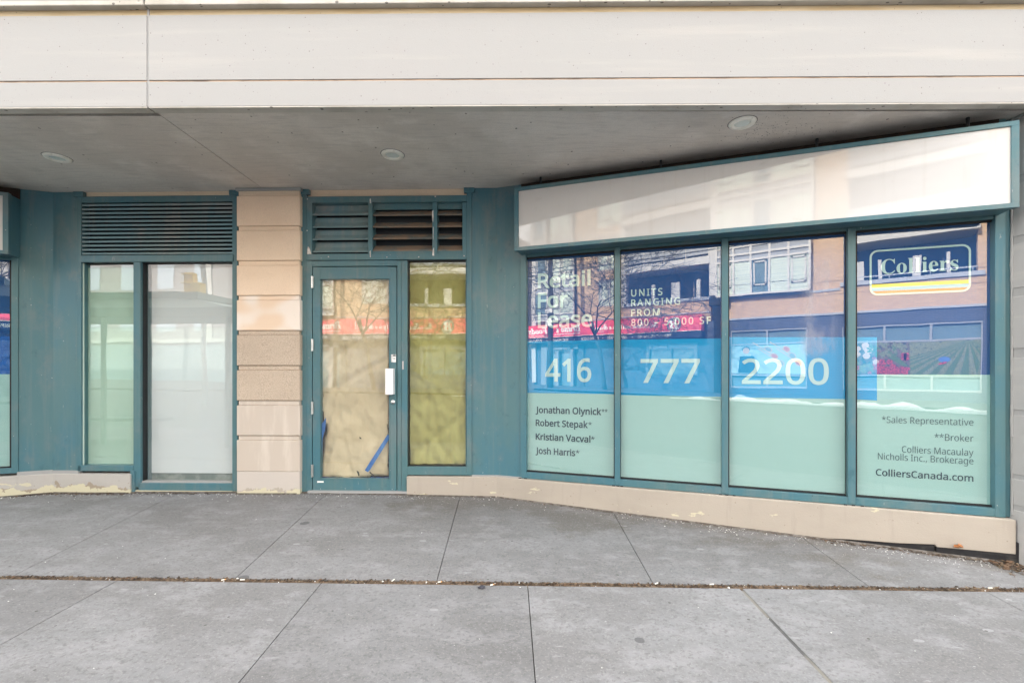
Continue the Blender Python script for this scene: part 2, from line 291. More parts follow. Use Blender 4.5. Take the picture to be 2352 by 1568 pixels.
GLYPHS = {
  's!': '7*6/6M5[6M5G;&6C;& 5@515A5C5F5Q5N5[5Y5c5e5g5r5h6#5g605c6:5[6C5Q6H5C6I516H4{6C4m6:4c604Z6#4V5r4U5e4V5Y4Z5N4c5F4m5A4{',
  "s'": '6a6,;&5w8g5J8g5:;&',
  's*': '9X7T;K7D9f9*:7959G7V9;8[7q7q7K7,8~6H7K5[7q6`9;5&9G52:76q9f6a;K',
  's,': '7)6F5Z644x5v465[3S5&3S574:5E5$5O5d6@5d',
  's.': '7)5@515A5C5F5Q5N5[5X5c5e5g5r5h6#5g605c6:5[6C5Q6H5C6I516H4{6C4m6:4c604Z6#4V5r4U5e4V5X4Z5N4c5F4m5A4{',
  's0': '9j9A7r9A7O9?7/9<6l976O91659)5w8{5a8q5L8d5:8U5+8F4x844m7|4d7g4^7O4Y774X6s4Z6V4b6=4m6%4|5n555]5L5M5i5B6-596O526v5/7E5-7r5.8D528n58995@9]5K9|5Y:<5j:S5~:h69:w6S;&6q;-77;/7U;-7r;&81:w8G:h8[:S8m:<8|9|9-9]96999<8n9@8D 5u7r5v7K5x7)5{6e6$6H6,60655v6?5d6K5T6_5F6w5=775:7R5=7j5F7}5T8.5c885u8A6/8H6H8M6e8Q7)8S7K8T7r8S8=8Q8`8M9#8H9?8A9X889n8.:$7}:37j:B7R:J77:M6w:J6_:B6K:36?:$659n6,9X6$9?5{9#5x8`5v8=',
  's1': '9j7p4a7*4a7*9.7*9U7+9u7-:76q9|6U9f5s935M9c74;&7p;&',
  's2': '9j9?4a5,4a5,5A6i7#7W7r7k8-7z8C8*8Y838q889-8:9F869d8-9|7y:47d:B7K:J7/:L6o:K6U:F6?:>6*:35o:%5Y9q53:E5B:R5S:^5e:i5x:r60:z6E;%6Z;+6r;.7/;/7H;-7a;*7x;#81:w8H:i8]:W8m:B8w:08}9w9%9b9(9J9&948~8z8x8e8p8P8f8<8Y8)8L7q8<7^8+7I7s757_6|7I6f6,5I6,5F9?5F',
  's4': '9j9Y6.8`6.8`4a7v4a7v6.4r6.4r6k7q;*8`;*8`6n9Y6n 7v8o7v9:7x9Z7y9y7z:87w:87g9s7S9T5]6n7v6n',
  's5': '9j7/8W7K8V7f8R8#8L8:8C8O888b8+8q7v8~7e9.7P957:9:6~9;6d996F956,9-5n8|5W8n5B8]518H4}824p7t4f7W4_794Y6t4X6^4X6H4Z644]5{4a5b4g5L4o594x595a5M5U5f5L6$5D6@5?6Z5;6u5:755<7N5@7e5G7x5R8.5`8;5q8E6*8K6A8M6]8K6w8D73897G8*7X7r7f7X7o7:7u6r7w6>7s5j7k5F8%5];&8n;&8n:@6>:@608N6U8T',
  's6': '9j527G537`547y5686598N5=8g5B8~5I9:5Q9O5Z9e5f9y5r:06$:B65:Q6G:`6Z:l6q:w7.;#7H;*7f;-8*;/8P;-8r;&8r:E8P:L8,:O7l:N7S:J7=:D7*:<6n:/6Y9y6J9e6=9M62956+8u6%8`5~8I5{825z7v5~7v6,8&66836B8>6O8G6_8O6o8V7&8[7;8^7Q8_7j8^8%8Y8;8S8N8J8a8?8p818~7|9.7j977T9>7>9B7$9C6e9B6H9=6-965o9-5X8{5C8m528[4}8H4p824f7v4_7]4Y7A4X7%4Z6h4`6O4h684t5~5)5l5<5_5L5S5`5I5u5A615:6J566f537( 7@597X5;7o5A8&5L885Z8F5m8O6)8U6E8W6e8V7#8P7;8H7P8<7b8,7p7t7z7^8$7C8&7+8$6p7{6[7r6I7g6;7Y6/7J6%7:5|7)5z6s5{6b5~6O6&6>6-6-655y6>5j6J5[6V5P6f5F6v5?7-5;',
  's7': '9j5t4a8P:@5):@5);&9A;&9A:J6h4a',
  's8': '9j77;/7O;.7g;+7};%86:z8M:n8c:_8s:K9#:59,9w9.9Y9-9C9(9/8z8x8o8h8b8X8R8J8A8=8.827v8&827v8G7j8[7[8n7L8~7<9/7*996q9?6Y9A6@9?6)9;5o945Z9)5G8x578h5(8V4w8B4l8,4d7o4^7T4Y794X6v4Y6Z4^6A4c6*4k5q4v5`5&5P555C5E5:5W535l5/6%5-6>5/6W556o5>7(5J7:5X7K5j7Z5}7h667t6J7~688.6&8:5r8H5d8V5W8g5M8x5F9/5A9D5@9Z5B9w5J:55V:J5h:^5|:m69:z6M;%6c;+6z;. 5s6=5w5~6$5g665R6G5F6]5=6u5877567S587l5=8%5F875R8H5g8R6#8V6@8T6R8O6c8G6r8<7$8.717x7=7e7H7O7R777[7+7a6o7V6Z7K6I7?6:736.7%6$6r5y6c5u6P 76:P6u:M6]:F6G::67:*6.9q6+9W6,9D6194699$6C8t6P8h6`8^7:8B7L8K7^8T7m8^7{8h8+8t859%8=948A9E8B9W8?9q86:*8%::7m:F7S:M',
  'sA': ':D9S4a8i6^696^5O4a4a4a72;)7t;):D4a 7m9=7e9T7Y9x7Q:87I9s7@9T789=6Q7C8R7C',
  'sB': ':M7C;&7w;$8H:z8n:p92:b9J:N9[:59f9r9j9M9h979d8~9]8l9S8Z9F8L978@9%858m8-8V8(8V8#8n7z9)7s9=7j9O7^9_7O9l7>9u7)9{6l9}6O9{669w5z9o5d9e5P9W5?9G50944~8z4t8c4l8I4f8-4b7j4a5T4a5T;& 7R8A7u8B868G8L8N8^8X8m8l8v9(8y9E8u9b8j9y8W:.8D:78,:>7j:B7G:C6B:C6B8A 6B7`6B5C7[5C8$5E8B5J8Z5T8l5b8y5r9(6)9-6=9/6T9-6i9)6z8}7/8r7=8c7I8P7R8?7X8+7]7p7_7V7`',
  'sC': ':?8;:I8$:H7k:E7V:@7C::7+:.6q9y6_9g6R9V6G9E6>92678x618b6-8I6*806)7q6*7N6/7.666l6?6P6L676[5|6m5j7&5Y7>5M7X5D7v5?8:5=8S5>8l5@9(5D9k5T9k4p9T4i9>4c9&4_8p4[8]4Y8G4X804X7a4Z7:4b6r4m6R4}67565z5N5f5j5T6/5G6Q5>6x597F577r58875;8U5A8s5I945S9N5`9g5n9}6#:766:I6K:Z6b:i6{:t7;:~7W;)7w;-8<;/8R;.8h;,8};*97;%9Q:z9k:r:%:h9d:*9(:@8m:E8T:H',
  'sD': ';3:]7w:Z7H:T6x:H6Q:96/:$5k9h5P9L599-5&8e4s8=4i7n4c7?4a5T4a5T;&7P;&7{;$8G:z8l:p92:a9P:O9k:9:&9z::9]:I9;:T8r:Z8H 9k7t9j8>9e8`9]8}9Q9=9C9S929h8y9y8b:+8H:68,:=7h:A7F:C6B:C6B5D765D7m5G8A5R8j5e905~9J6C9]6k9h7>',
  'sE': '9]9,4a5T4a5T;&9,;&9,:A6B:A6B8B8x8B8x7_6B7_6B5E9,5E',
  'sF': '9>6B4a5T4a5T;&9,;&9,:A6B:A6B8*8x8*8x7E6B7E',
  'sG': ';28>8%:P8%:P4w:94p9}4i9e4d9M4`944]8u4Z8X4X8;4X7k4Z7C4b6z4m6Y4}6=556#5M5i5i5W6.5I6P5?6w597E577q598B5@8k5K955Z9X5o9x6+:86F:P6g:e7.:u7U;$8#;,8R;/8j;.9%;,9=;*9S;%9i:|9}:v:6:o:H:h:-:(9s:19[:99C:@9):E8j:H8N:I8-:G7i:B7L:973:-6w9y6b9f6P9P6B97678w6/8Y6*896(7q6*7O6.70656n6>6R6K696[5~6o5k7*5Z7C5M7a5D8&5>8L5=8e5=8z5>925A9c5J9c7@8>7@',
  'sH': ';<:H4a9Y4a9Y7^6B7^6B4a5T4a5T;&6B;&6B8B9Y8B9Y;&:H;&',
  'sI': '7c7A4a5%4a5%505j5?5j:G5%:W5%;&7A;&7A:W6X:G6X5?7A50',
  'sJ': '7-4^2}4;3#3|3,3|3j4=3d4[3b4i3c4v3f5&3j533q5<3z5E4+5K4:5O4M5P4d5P;&6>;&6>4j6=4N6946643|6,3i5y3R5g3@5Q335@3+5-3%4t2~',
  'sK': ':4:44a994a6~7d6B706B4a5T4a5T;&6B;&6B7u6t8Q7K9-91;&:,;&7W8;',
  'sL': '9B5T4a5T;&6B;&6B5F9.5F9.4a',
  'sM': '<h8B4a6:::67::6:9l6<956<8S6<4a5T4a5T;&6e;&8b5n8e5n:e;&;u;&;u4a;,4a;,8X;-96;/9k;2:9;/:99#4a',
  'sN': ';K:X4a9^4a699{669{699N6;8s6<886<4a5T4a5T;&6M;&9r5j9u5j9s659q6n9o7K9o;&:X;&',
  'sO': ';];+7r;*7Q;&72:}6o:v6R:l68:a5{:R5e:B5O:15<9x5,9b4y9J4n904e8p4^8Q4Y824X7l4Y7M4^704e6q4n6Y4z6C5-6/5=5y5O5i5e5[5{5P695G6S5@6p5;72587Q577s598C5>8k5G965T9X5e9x5y:866:P6R:f6r:v7:;%7b;-82;/8];-9&;%9J:v9j:f:*:Q:B:9:V9x:h9X:u96;#8k;*8B 6)7r6*7N6.7.646k6=6O6I666W5|6i5i6|5Y785L7Q5D7n5>825=8Q5>8n5D9,5L9B5Y9U5i9g5|9u66:$6O:.6k:47.:87N:97r:68J:.8y9{9E9g9h9M:(9,:;8a:F82:J7n:H7Q:C78::6|:.6i9z6W9h6I9Q6=99648y6.8Z6*8:',
  'sP': ':)77;&7m;#8>:w8d:i9&:T9=:<9M9z9W9X9Z929Y8v9U8_9O8H9E84997{9)7i8u7]8e7Q8Q7H8<7@8$797f757I727*716B716B4a5T4a5T;& 71:C6B:C6B7p6}7p7<7p7T7s7j7v7}7{888*8J868X8F8c8X8i8p8k9/8h9I8b9`8V9s8F:(82:37t:<7T:A',
  'sR': ':77>;&7a;$8$:}8A:w8Y:p8p:e9&:X97:I9D:89N:$9U9k9Y9R9Z989X8v9S8]9I8F9=839/7}8z7p8h7e8U7Z8B7S:+4a914a7Z7?6B7?6B4a5T4a5T;& 7::B6B:B6B7}7>7}7_7~7{8(87818J8=8X8M8c8`8i8v8k958i9L8d9a8[9r8O:#8@:/8.:87r:=7W:A',
  'sS': '9V916E9/6,9*5q8~5[8s5H8e578T5)8@4w8+4l7n4d7S4^764Y6s4X654[5Y4e5/4t5/5_5D5V5]5N5x5G625B6H5?6`5=6v5=765>7N5B7d5H7u5P8)5[845i8<5x8A6-8B6?8A6P8=6a866o8,6|7z7,7h787W7@7D7I7.7Q6q7[6X7e6C7o6/7y5y8)5i855[8B5P8P5G8`5?8p5:9&579;569Q589h5<9|5C:45M:E5Z:T5j:c5{:n64:x6I;$6a;*6z;-79;/7P;.7g;,7|;*86;%8O:z8h:s8~:j8g:+8R:38=::8%:@7i:E7P:H77:I6|:H6h:E6U:?6G:76::-619}6*9o6%9a6$9P6%9>6*9.618{6;8n6H8c6X8W6h8O6y8G728?7H867a8-7x7~817t8D7j8Y7Z8l7I8z769)6{9/6b',
  'sT': '9]7U4a6h4a6h:A4i:A4i;&9S;&9S:A7U:A',
  'sU': ';4:E6w:D6Y:?6>:86#:-5f9{5N9j5:9U5)9>4u8~4i8a4`8?4Z7u4X7B4]6q4h6K4z6,585o5X5]5}5R6J5N6y5N;&6<;&6<6v6?6T6F676Q5y6c5d6x5R765F7U5?7y5=875>8N5A8b5G8t5O9-5_9=5p9I6*9Q6A9V6Z9X6w9X;&:E;&',
  'sV': ':$:$;&7h4a6y4a4a;&5Q;&6y6z7.6L795~7C5V7L5~7X6M7h6|93;&',
  'sY': '9e757v8q;&9e;&7Y707Y4a6l4a6l7-4a;&5U;&',
  'sa': '9a799S7_9Q7~9J8>9@8S918e8x8q8_8x8@8z7x8z4a8F4a885C855C8(547w5&7j4w7[4n7L4f7<4`7*4[6p4Y6X4X6@4Y6(4_5n4g5Z4q5J5#5=56535J5-5c5+5~5.6B586]5G6t5^7-5{7<6D7G6o7O7E7S847U847p81858*8N7x8`7f8l7O8s758u6z8t6d8q6O8k5q8S5Z9.5o986*9A6C9H6V9M6k9P7#9R 7N6}7)6z6e6u6K6m696c6(6Q5x6<5u5~5w5h6#5U605H6@5>6S596i577)597@5>7V5H7j5U7z5g8*5|816:836X837#',
  'sb': ':1679l6698638n678n6E9#6U936j9A6{9I749N7J9R7c9S8.9P8P9E8o949/8v9D8V9S809]7^9`7)9_6a9Z6?9S5}9I5b9=5J9.568y5$8f4r8P4g8:4_7}4Z7c4X7J4Y744^6{4c6j4k6U4y6E5,675=615=5~4a5J4a5J;K67;K 7V8t798r6|8l6i8b6X8T6K8B6B8,6=7t6:7_677F677+677(686^6=6<6E5{6Q5d6b5P6w5C775;7W597s5;805C8D5P8T5d8a5|8j6=8o6_8q7*8o7P8j7r8a838T8J8C8]8/8i7s8q',
  'sc': '8z7C4X7&4Y6h4_6N4f674p5}4}5j535Y5G5K5^5@5y586;546]527&547L597o5A835M8N5[8f5m8z6$9/6:9=6R9G6l9N7+9R7G9T7^9S7s9Q8-9M8@9H8P9C8_9=8I8]7w8k7f8n7U8p7F8q7+8o6n8i6X8_6G8O698=6/8&6)7o6#7Y5}7A5|7&5}6j6#6R6)6=6/6*695o6G5]6X5M6l5C7(5=7B5;7X5<7n5>8%5B875G8H5M8W5T8W4p8H4i884d8(4_7p4[7Z4Y',
  'sd': ':17/4X6c4[6@4g5}4x5c565M5U5>5|556N527(557]5>8/5M8V5d8v5~946A9F6d9P7/9T7E9S7X9P7k9K7{9E8.9>8;958G9+8Q8{8Z8o8`8o8]938Z9T8Z;K9G;K9G4a8i4a8_5@8Z5@8Q548G5)8;4y8.4p7{4h7j4b7X4]7D4Y 7:597Y5;7u5B8/5M8@5_8L5t8T638Z6Q8[6u8[7&8Z7M8U7o8L818A8H818[7v8j7Z8r798t6y8q6b8i6N8Z6>8F618-6(7l5~7K5|7&5~6]6(6<615{6>5d6N5P6b5C6z5;',
  'se': '9c7<9T7W9R7q9N8,9F8A9<8T9/8e8z8s8h9#8R9-8;947~987c997F996v5|6v6#6S6+65675v6F5a6Z5P6r5D725=7P5:7k5;8)5>8?5B8T5H8k5O9%5X9%4u8k4l8U4e8?4`8(4[7j4Y7M4X7/4Z6o4_6S4g6;4r6$5$5l565[5J5L5b5A5|596>546^527%547H587h5?8*5J8E5W8^5g8s5y9)62996I9E6b9M6|9R 7;8u6~8s6i8m6V8c6F8T688B6.8-6&7p5~7S8J7S8H7l8E8%8>8:868J8*8Y7w8e7g8n7R8s',
  'sg': ':17/9T7J9R7d9M7|9D87978J9&8[8n8`8n8j9L9G9L9G4Y9F4<9B3|9;3c923M9%398s3(8b2u8M2i862`7x2Y7Z2U7;2T7#2T6i2U6S2W6?2Z6%2a5j2g5T2p5T3V5j3L6&3D6A3=6V396l367(357?347Y367q3<8*3F8<3U8I3g8S3|8Y498[4S8[4e8]5%8_5?8Z5?8J5+884v7~4i7f4`7L4Z7/4X6c4]6?4h5|4z5b595L5Y5>6$556P527(557Y5>8*5L8P5b8r5|926?9E6b9P 788t6|8q6h8k6U8`6E8P688>6.8&6)7o6#7X5}7A5|7&5~6]6(6;625z6>5c6O5O6c5B6z5:7:587O597b5;7s5@8&5G835P8>5[8H5i8O5x8U6/8Y6C8[6Y8]6r8]7(8[7D8Y7^8U7t8O8-8D8C878T8%8c7l8l7S8r',
  'sh': ':4679M669-638k688k6A8z6M9+6Z956i9>6y9F7/9K7@9P7Q9R7d9S7}9R899O8N9J8a9C8w969-9$9;8k9C8W9H8B9L8*9M7k9M4a8b4a8b7f8`7~8[898T8J8J8Y878h7z8q7[8t7=8r7#8k6j8a6Y8S6L8A6B8,6=7t6:7`677H6770674a5J4a5J;K67;K',
  'si': '6|679L674a5J4a5J9L 5o;95z;86(;461;.68;%6<:u6=:g6<:X68:M61:D6(:>5z::5o:95d::5Y:>5Q:D5J:M5F:X5E:g5F:u5J;%5Q;.5Y;45d;8',
  'sk': '9J667v657S637/667/6D7B6X7Z6j7p8>9L979L7=7H9C4a8H4a6h6u666J664a5J4a5J;K66;K',
  'sl': '6|674a5J4a5J;K67;K',
  'sm': '=#:a9T;(9R;E9K;_9?;t9/<)8t<48X<;87<=7k<=4a;Q4a;Q7h;O8,;H8E;<8Y;+8h:p8q:T8t:78q9y8j9e8_9T8N9H8:9@7}9;7a997?994a8N4a8N7h8M7}8I858D8E8=8S838`8&8h7t8o7c8r7O8t758r6y8k6f8a6V8S6J8A6B8,6=7u697`677I6771674a5J4a5J9L6)9L648l688l6A8z6L9,6Y976g9@6v9G7+9M7;9Q7K9S7]9T7u9S809O8D9J8U9B8j948{8}9,8g908g9<8x9I9,9Y989l9B:#9J:79O:K9S',
  'sn': ':47f9T8/9R8O9K8j9?9$9/978t9C8X9J879M7k9M4a8b4a8b7f8`7~8[898T8J8J8Y878h7z8q7[8t7:8q6y8i6c8]6R8J6F846>7t687T6771674a5J4a5J9L6)9L648l688l6B8z6N9,6[976k9@6{9G709M7A9Q7S9S',
  'so': ':)9X7*9W6k9T6Q9P6:9J6$9B5l995X9.5H8}598j5&8T4s8<4h8)4a7p4]7Z4Y7C4X7(4Z6i4`6O4h684s5~5&5k595_5H5S5X5I5l5A6$5:6:566Q536k527*547L587m5@8.5J8H5W8a5h8u5{9+659:6M9E6g9M7(9R7F9T7c9R7~9M8<9E8S9:8i9+8|8u918a9?8H9J8.9R7m9V7L 5|7*5}6l6#6U6)6?6.6,695p6G5]6X5M6m5A7*5;7E597a5;7y5A825M8C5]8Q5p8]6,8b6?8g6U8i6l8j7*8i7B8f7Y8b7o8[8&8Q8=8C8P828`7y8k7a8q7D8t7%8q6f8i6P8Z6?8G628/6(7o5~7N',
  'sp': ':17d9T8.9P8P9F8o959/8x9D8W9S819]7_9`7*9_6b9Z6@9S5~9I5d9=5K9/578y5$8f4r8Q4g8:4_7}4Z7c4X7M4Y794]7&4b6r4h6c4p6V4y6J5&6@52675=625=654u674P672T5J2T5J9L6*9L648l678l6@8x6J9(6V936c9<6r9D7&9K799P7M9S 7V8t7;8r7#8l6k8c6Z8U6M8E6D816>7z6:7f687P6777677*676k6:6S6=6=6B6*6K5n6X5[6i5L6}5A7;5;7W597q5;8,5B8>5N8M5_8Z5s8e6/8j6B8n6W8p6n8q7+8o7N8j7n8a8.8T8F8C8Z8/8h7s8q',
  'sr': '8C7`9T7z9S879O8.8i7r8m7Z8o7J8n7:8j7+8d6w8[6j8R6]8F6R896H8)6A7t6;7a687M6777674a5J4a5J9L6*9L628W658W6?8h6J8v6V9)6d956s9@7(9H799O7K9S',
  'ss': '8y8T5~8R5c8K5K8?578/5%7w4s7_4g7J4a744]6w4Y6]4X6@4Y6%4[5j4`5T4f5A4l504t505Y5B5Q5W5I5o5B6,5<6E586_577$597>5?7R5H7`5U7h5e7k5w7j6&7g607b697Z6B7O6J7A6S706]6u6f6Z6q6@6{6(7+5n765Z7A5K7N5?7]567n518%5/8<528V5:8m5H9%5[965t9C659L6T9R6w9T769S7N9P7f9L7}9F879?8K97838Y7T8m7@8r7,8t6r8u6W8t6A8o6/8g5}8]5v8O5s8@5t855x8+5~7}6+7u677m6F7e7-7H7G7>7_747t7)8*6x896l8E6]8M6K8R68',
  'st': '7t7%587G5;7c5A7c4f7Y4b7O4_7B4]6u4X6_4Y6I4^664e6#4n5o4|5b525Z5B5T5U5Q5k5P6)5P8p4n8p4n975Q9S5n:T6<:T6<9L7`9L7`8p6<8p6<6+6>5n6E5Y6O5K6^5@6n5:',
  'su': ':49I9L9I4a8k4a8`5?8]5?8R518F5$894u8*4l7u4e7d4`7R4[7@4Y7.4X6p4Y6Y4]6D4b624i5w4v5f5,5W5A5O5T5J5j5F6%5E6@5E9L639L636E646-695s6@5b6J5R6]5D6u5;78597V5;7p5A8*5K8;5X8H5k8Q6$8V688Z6L8]6c8^6{8^9L',
  'sv': '956O4a4a9L5Q9L6S6]6a656n5g6v5E6y5E7(5g75667C6]8D9L959L7F4a',
  'sy': '974b9L5R9L6U6f6e6<6q5p6z5J6~5J726$7G6g8E9L979L724$7&3f6v3N6i386Y3%6I2q662e5|2[5e2U5I2T5(2V4j2Z4j385#355>335N345]375j3<5u3D6$3L6.3W663d6=3r6D4$6Z4_',
  's–': '9/5%6e5%7H8j7H8j6e',
  'bC': '9s7S4U724W6n4^6P4g654u5x5+5b5>5N5U5>5o51605(6N4}6o4{764}7X5(7y518;5>8W5N8q5c9-5y9@679Q6R9_6p9i749o7U9p7n9o8-9j8I9b8h9V8o9S8v9R8}9Q909U9;9`9A9p9S9p9S8,9B8,958J9%8e8p8|8]958G9E819P7u9W7[9Y7%9L6Z8~6C896<746D666^5P7-5*7i4y7}4z864~8J5)8_538r5>9)5M9:5^9J5q9^5`97538f4o824[',
  'bo': '8H6U4V6?4W6+4[5s4c5a4l5K4|5:555,5L4~5`4y5u4u6/4t6F4u6^4y6t4~7-5,7A5:7X5K7l5a7|5s8*6+816?856T866q84708-7G7}7]7m7n7Y7}7B8*7/806u846_856F846.805s8*5_7}5K7o547]4{7G4l704`6r4X 6U4l6g4o6t4y6~5-7%587)5F7+5W7.6F7-6o7+757&7O6}7b6s7q6f7{6U7~6C7{667q6,7b6&7O6#755}6o5|6F6#5X6%5F6)586,5-664y6D4o',
  'bl': '6t4s4a4s4q5#4s5-4v534{575%5:515:5>5:9,5:99589C559K509P5&9T4u9U4u9f6@9f6@5>6A516C5&6F4{6L4v6T4s6a4q6a4a',
  'bi': '6s5l8c5^8e5Q8i5G8q5?8|5:9-589:5:9H5?9T5G9`5Q9h5^9m5l9n5y9m6*9h659`6=9T6B9H6C9:6A9-6=8|648q6*8i5y8e 4s4a4s4q5#4s5-4v534{575%5:515:5>5:7N5:7^587i557p5/7t5%7w4u7x4v8.6@8.6@5>6A516C5&6F4{6L4v6T4s6a4q6a4a',
  'be': '8$6F4V6-4X5q4`5[4k5H4{58535+5K4~5_4y5t4v604t6I4v6a4y6v5#705,7B597Y5J7m5^7}5t8-60846I866f846~8-787|7K7k7Z7U7e7<7l6{7n6Y7n6R5|6R6&5w665O6P586t507-537?5;7P5I7a5]7p5O7T5*764l6n4[ 5{6m6v6m6v7)6v7C6s7W6n7h6g7s6[7z6M7|697v6+7e5~7F5{6x',
  'br': '7r4s4a4s4q5#4s5-4v534{575%5:515:5>5:7N5:7^587i547p5/7t5%7w4u7x4v8.6>8.6>7N6J7c6X7s6h8$6x8/7,847;867L857Z807f8(7n7x7s7l7t7]7s7P7o7E7i7<7a767V727J707?71777470796|7L6w7Q6q7U6j7V6`7T6W7N6N7C6G766C7$6A6m6A5>6B506E5%6K4z6S4v6a4s6r4q6r4a',
  'bs': '7s6C4V604X5u4^5^4g5O4j5F4h5>4b594W5*4W5*5p5;5p5C5U5N5?5^5-5n4{6$4r684p6H4q6T4u6`4|6g5)6l546m5@6i5R6]5c6H5p5r6.5[6:5J6G5<6U536f5-6w5+7.5.7I577a5G7v5V8&5i805}8569876R846t8,6{8*7&8)7.8*748/78877F877F7076707.7F6~7X6q7h6c7s6R7y6A7{647z6)7w5{7q5u7i5q7`5p7U5q7K5t7B5z7:6&73627,6>7%6l6j7%6_776Q7C6C7L647Q5|7S5f7Q5N7L597C5&764s7%4g6o4^6Z4X',
  'iB': '9L4>4a4>4p4K4q4W4s4a4u4j4z4q5%4w5/4}5:5(5I5-5[5z8j5~8|6#925~9;5z9C5t9H5k9L5_9O5O9Q5O9b709b7a9`8/9[8P9T8k9I8~9<919+998q9<8Y94828w7m8O7S7t7B8@718]6v8n6Y8s688q5{8k5d8`5N8T5>8E51845#7z4u7a4l7C4f6}4b6W4a 6v7J757L7L7R7a7]7q7k7~7|8,84818K838e8/9%7~9:7k9F7O9J7@9H769@70946b7K6m7J 6R4w6k4y7$5$77507H5?7U5R7_5i7e6%7g6A7a6d7P6}74706h756]75625Q6-52615%6=4z',
  'ir': '7W4R4a507$587B5:7P577Z5-7b4y7d4s7d4r7t6C8.5y6j6<7E6W7k6a7t6i7{6r8%6z8*7(8-708.7E8)7Q7u7U7[7T7M7Q7B7K787C717:7-7.7,6}7.6q756g7@6a7C6U7?6I736;6y6+6[5~6I5u675n5~5f5h5^5Q5V595O4{5H4a',
  'iu': '8^544W4s4]4b4n4[5/4a5Q4p6.5,7$5077537F547P517Z5(7b4t7d4n7d4m7t5O7}6>8.5W5U5R5;5S545X5/5`5.5q526)5@6=5W6S5x6h6E6{6r707I7>8$848$7M5?7P567R547T527W527^537d577k5>7w5L8*5b895W8+5B7x507k4{7_4n7M4b7;4Y7)4W6w4X6l4]6c4e6[4o6W4{6U5.6b5n6P5R6?5;6.5(5y4s5c4d5L4Z',
  'in': '8^7&4W6i4]6Y4n6T5/6U5:6W5I6[5Z6r6E7.70747H727P7.7U7&7W6p7R6]7E6I7/646k6*6X5{6D5r6.5h5r5`5Y5V5?5O4~5H4a4R4a507$587B5:7P577Z5-7b4y7d4s7d4r7t6C8.5{6n637/6E7G6V7[6h7l6~7|7:8*7R8.7o8(8$7r8*7U8$747p6V7J5?7L577P537V517]527d567j5=8(5a875V8)5A7v5/7i4{7]4n7K4b794Y',
  'io': '845g4W5P4X5<4_5*4h4u4u4h5*4^5<4X5Q4V5i4X6&4^6?4g6X4o6l4y6}5)73567C5H7V5]7h5r7v6.8$6D8,6[8.6u8,7/8%7B7y7R7l7`7[7i7I7n747p6x7n6`7i6G7a6.7W5w7N5e7C5S765C7#5/6k4y6T4k6=4`6$4Y 5n4n5y4p6(4v625#6;516E5?6N5P6V5c6^5v6e606u6l6x7#6z746{7B6w7^6l7n6X7s6N7q6C7l697c607V6%7H5x775p7$5h6m5a6X5Q5v5N5c5L5P5K5@5O5&5Z4s',
  'is': '7O5b4W5O4X5:4^4}4f4p4h4g4g4`4b4Y4Y4H4]4Y5t4n5p4t5G5&5+5<4u5W4o5n4s5z5$6#5:5~5B5|5J5y5S5t5]5n5g5f5q5K665?6G556V5-6f5&6u4~7(4}765$7L5-7`5;7q5M7~5c8*5{8-628,6H8(6`7}6g7{6m7z6v7{6|8#7%8+788+7)6z6r6|6i7D6Z7_6H7n627s6(7r5z7o5r7i5l7b5i7Z5h7Q5k7B5t706(6w6>6]6Q6A6d5{6h5p6j5d6k5X6j5G6e586^5*6T4x6H4m6:4d6*4]5t4X',
  'if': '6n3y3/3i313Z363N3>3D3J3?3W3=3f3>3p3A3y3F4%3M4,3V4/3`403i4/3p4-3v4(3{3}3~3u4#3l4#3e3}3_3z3Y3t3O3v3J3z3F4$3E4.3G463L4>3T4E3_4K3l4Q3z4e4d4{5o5B7f4n7f4t8&5H8&5T8N5c8q5r936*9J6=9^6R9k6i9s7%9u7:9t7L9o7Z9g7e9[7k9N7m9@7i9,7^8z7I8v7A8x798{729$7-9,7)937(9;7)9A7+9G7.9L739X729]7.9_7(9`6v9[6j9P6_9=6V9)6M8j6E8K6<8&6v8&6r7f687f5p5x5g5N5]5)5R4b5G4C5;4)5.3n4{3Z4l3J4[3>4H364431',
  'id': '8F5=4W5)4Y4r4b4d4o4Y5%4S5=4Q5X4R5n4V6)4]6@4f6V4q6n4~7)527=5B7Q5T7c5j7s6$8#6:8+6P8.6c8,6s8&7&7y7@8v7D9-7E9:7D9A7A9G7<9J759M7+9N6z9O6z9b7b9j8O9u7?5Y7:5B785679527;507@5/7E507K547Q5:7l5`7|5T7n5@7a5.7S4z7H4n794a7)4Y6s4W6[4]6N4k6I5)6J566L5C6P5R6C5>665,6*4y5x4m5f4a5R4Y 5g505q515|576+5@655L6?5Y6H5j6a6E6q6}6v7K6t7_6l7k6^7n6U7m6K7h6A7`677T6.7H6#795d6b5P6*5L5t5I5d5H5U5I5J5L5A5Q595W545_51',
  'iF': '984>4a4>4p4K4q4W4s4a4u4j4z4q5%4w5/4}5:5(5I5-5[5z8j5~8|6#925~9;5z9C5t9H5k9M5_9O5O9Q5O9b9H9b9.8;8v8;8v8D8s8d8j8|8Y948I9>849E7v9I7X9J7L9J7B9G7<9D779>73957/9*6b7J6l7I6v7I767K7N7Q7c7[7t7i8%7|81888B887n637`637`6?7`6J7_6]7[6k7W6v7O7#7F7+797/7*726r746[74645X6.556/5,625#684y6A4u6M4r6^4p6^4a',
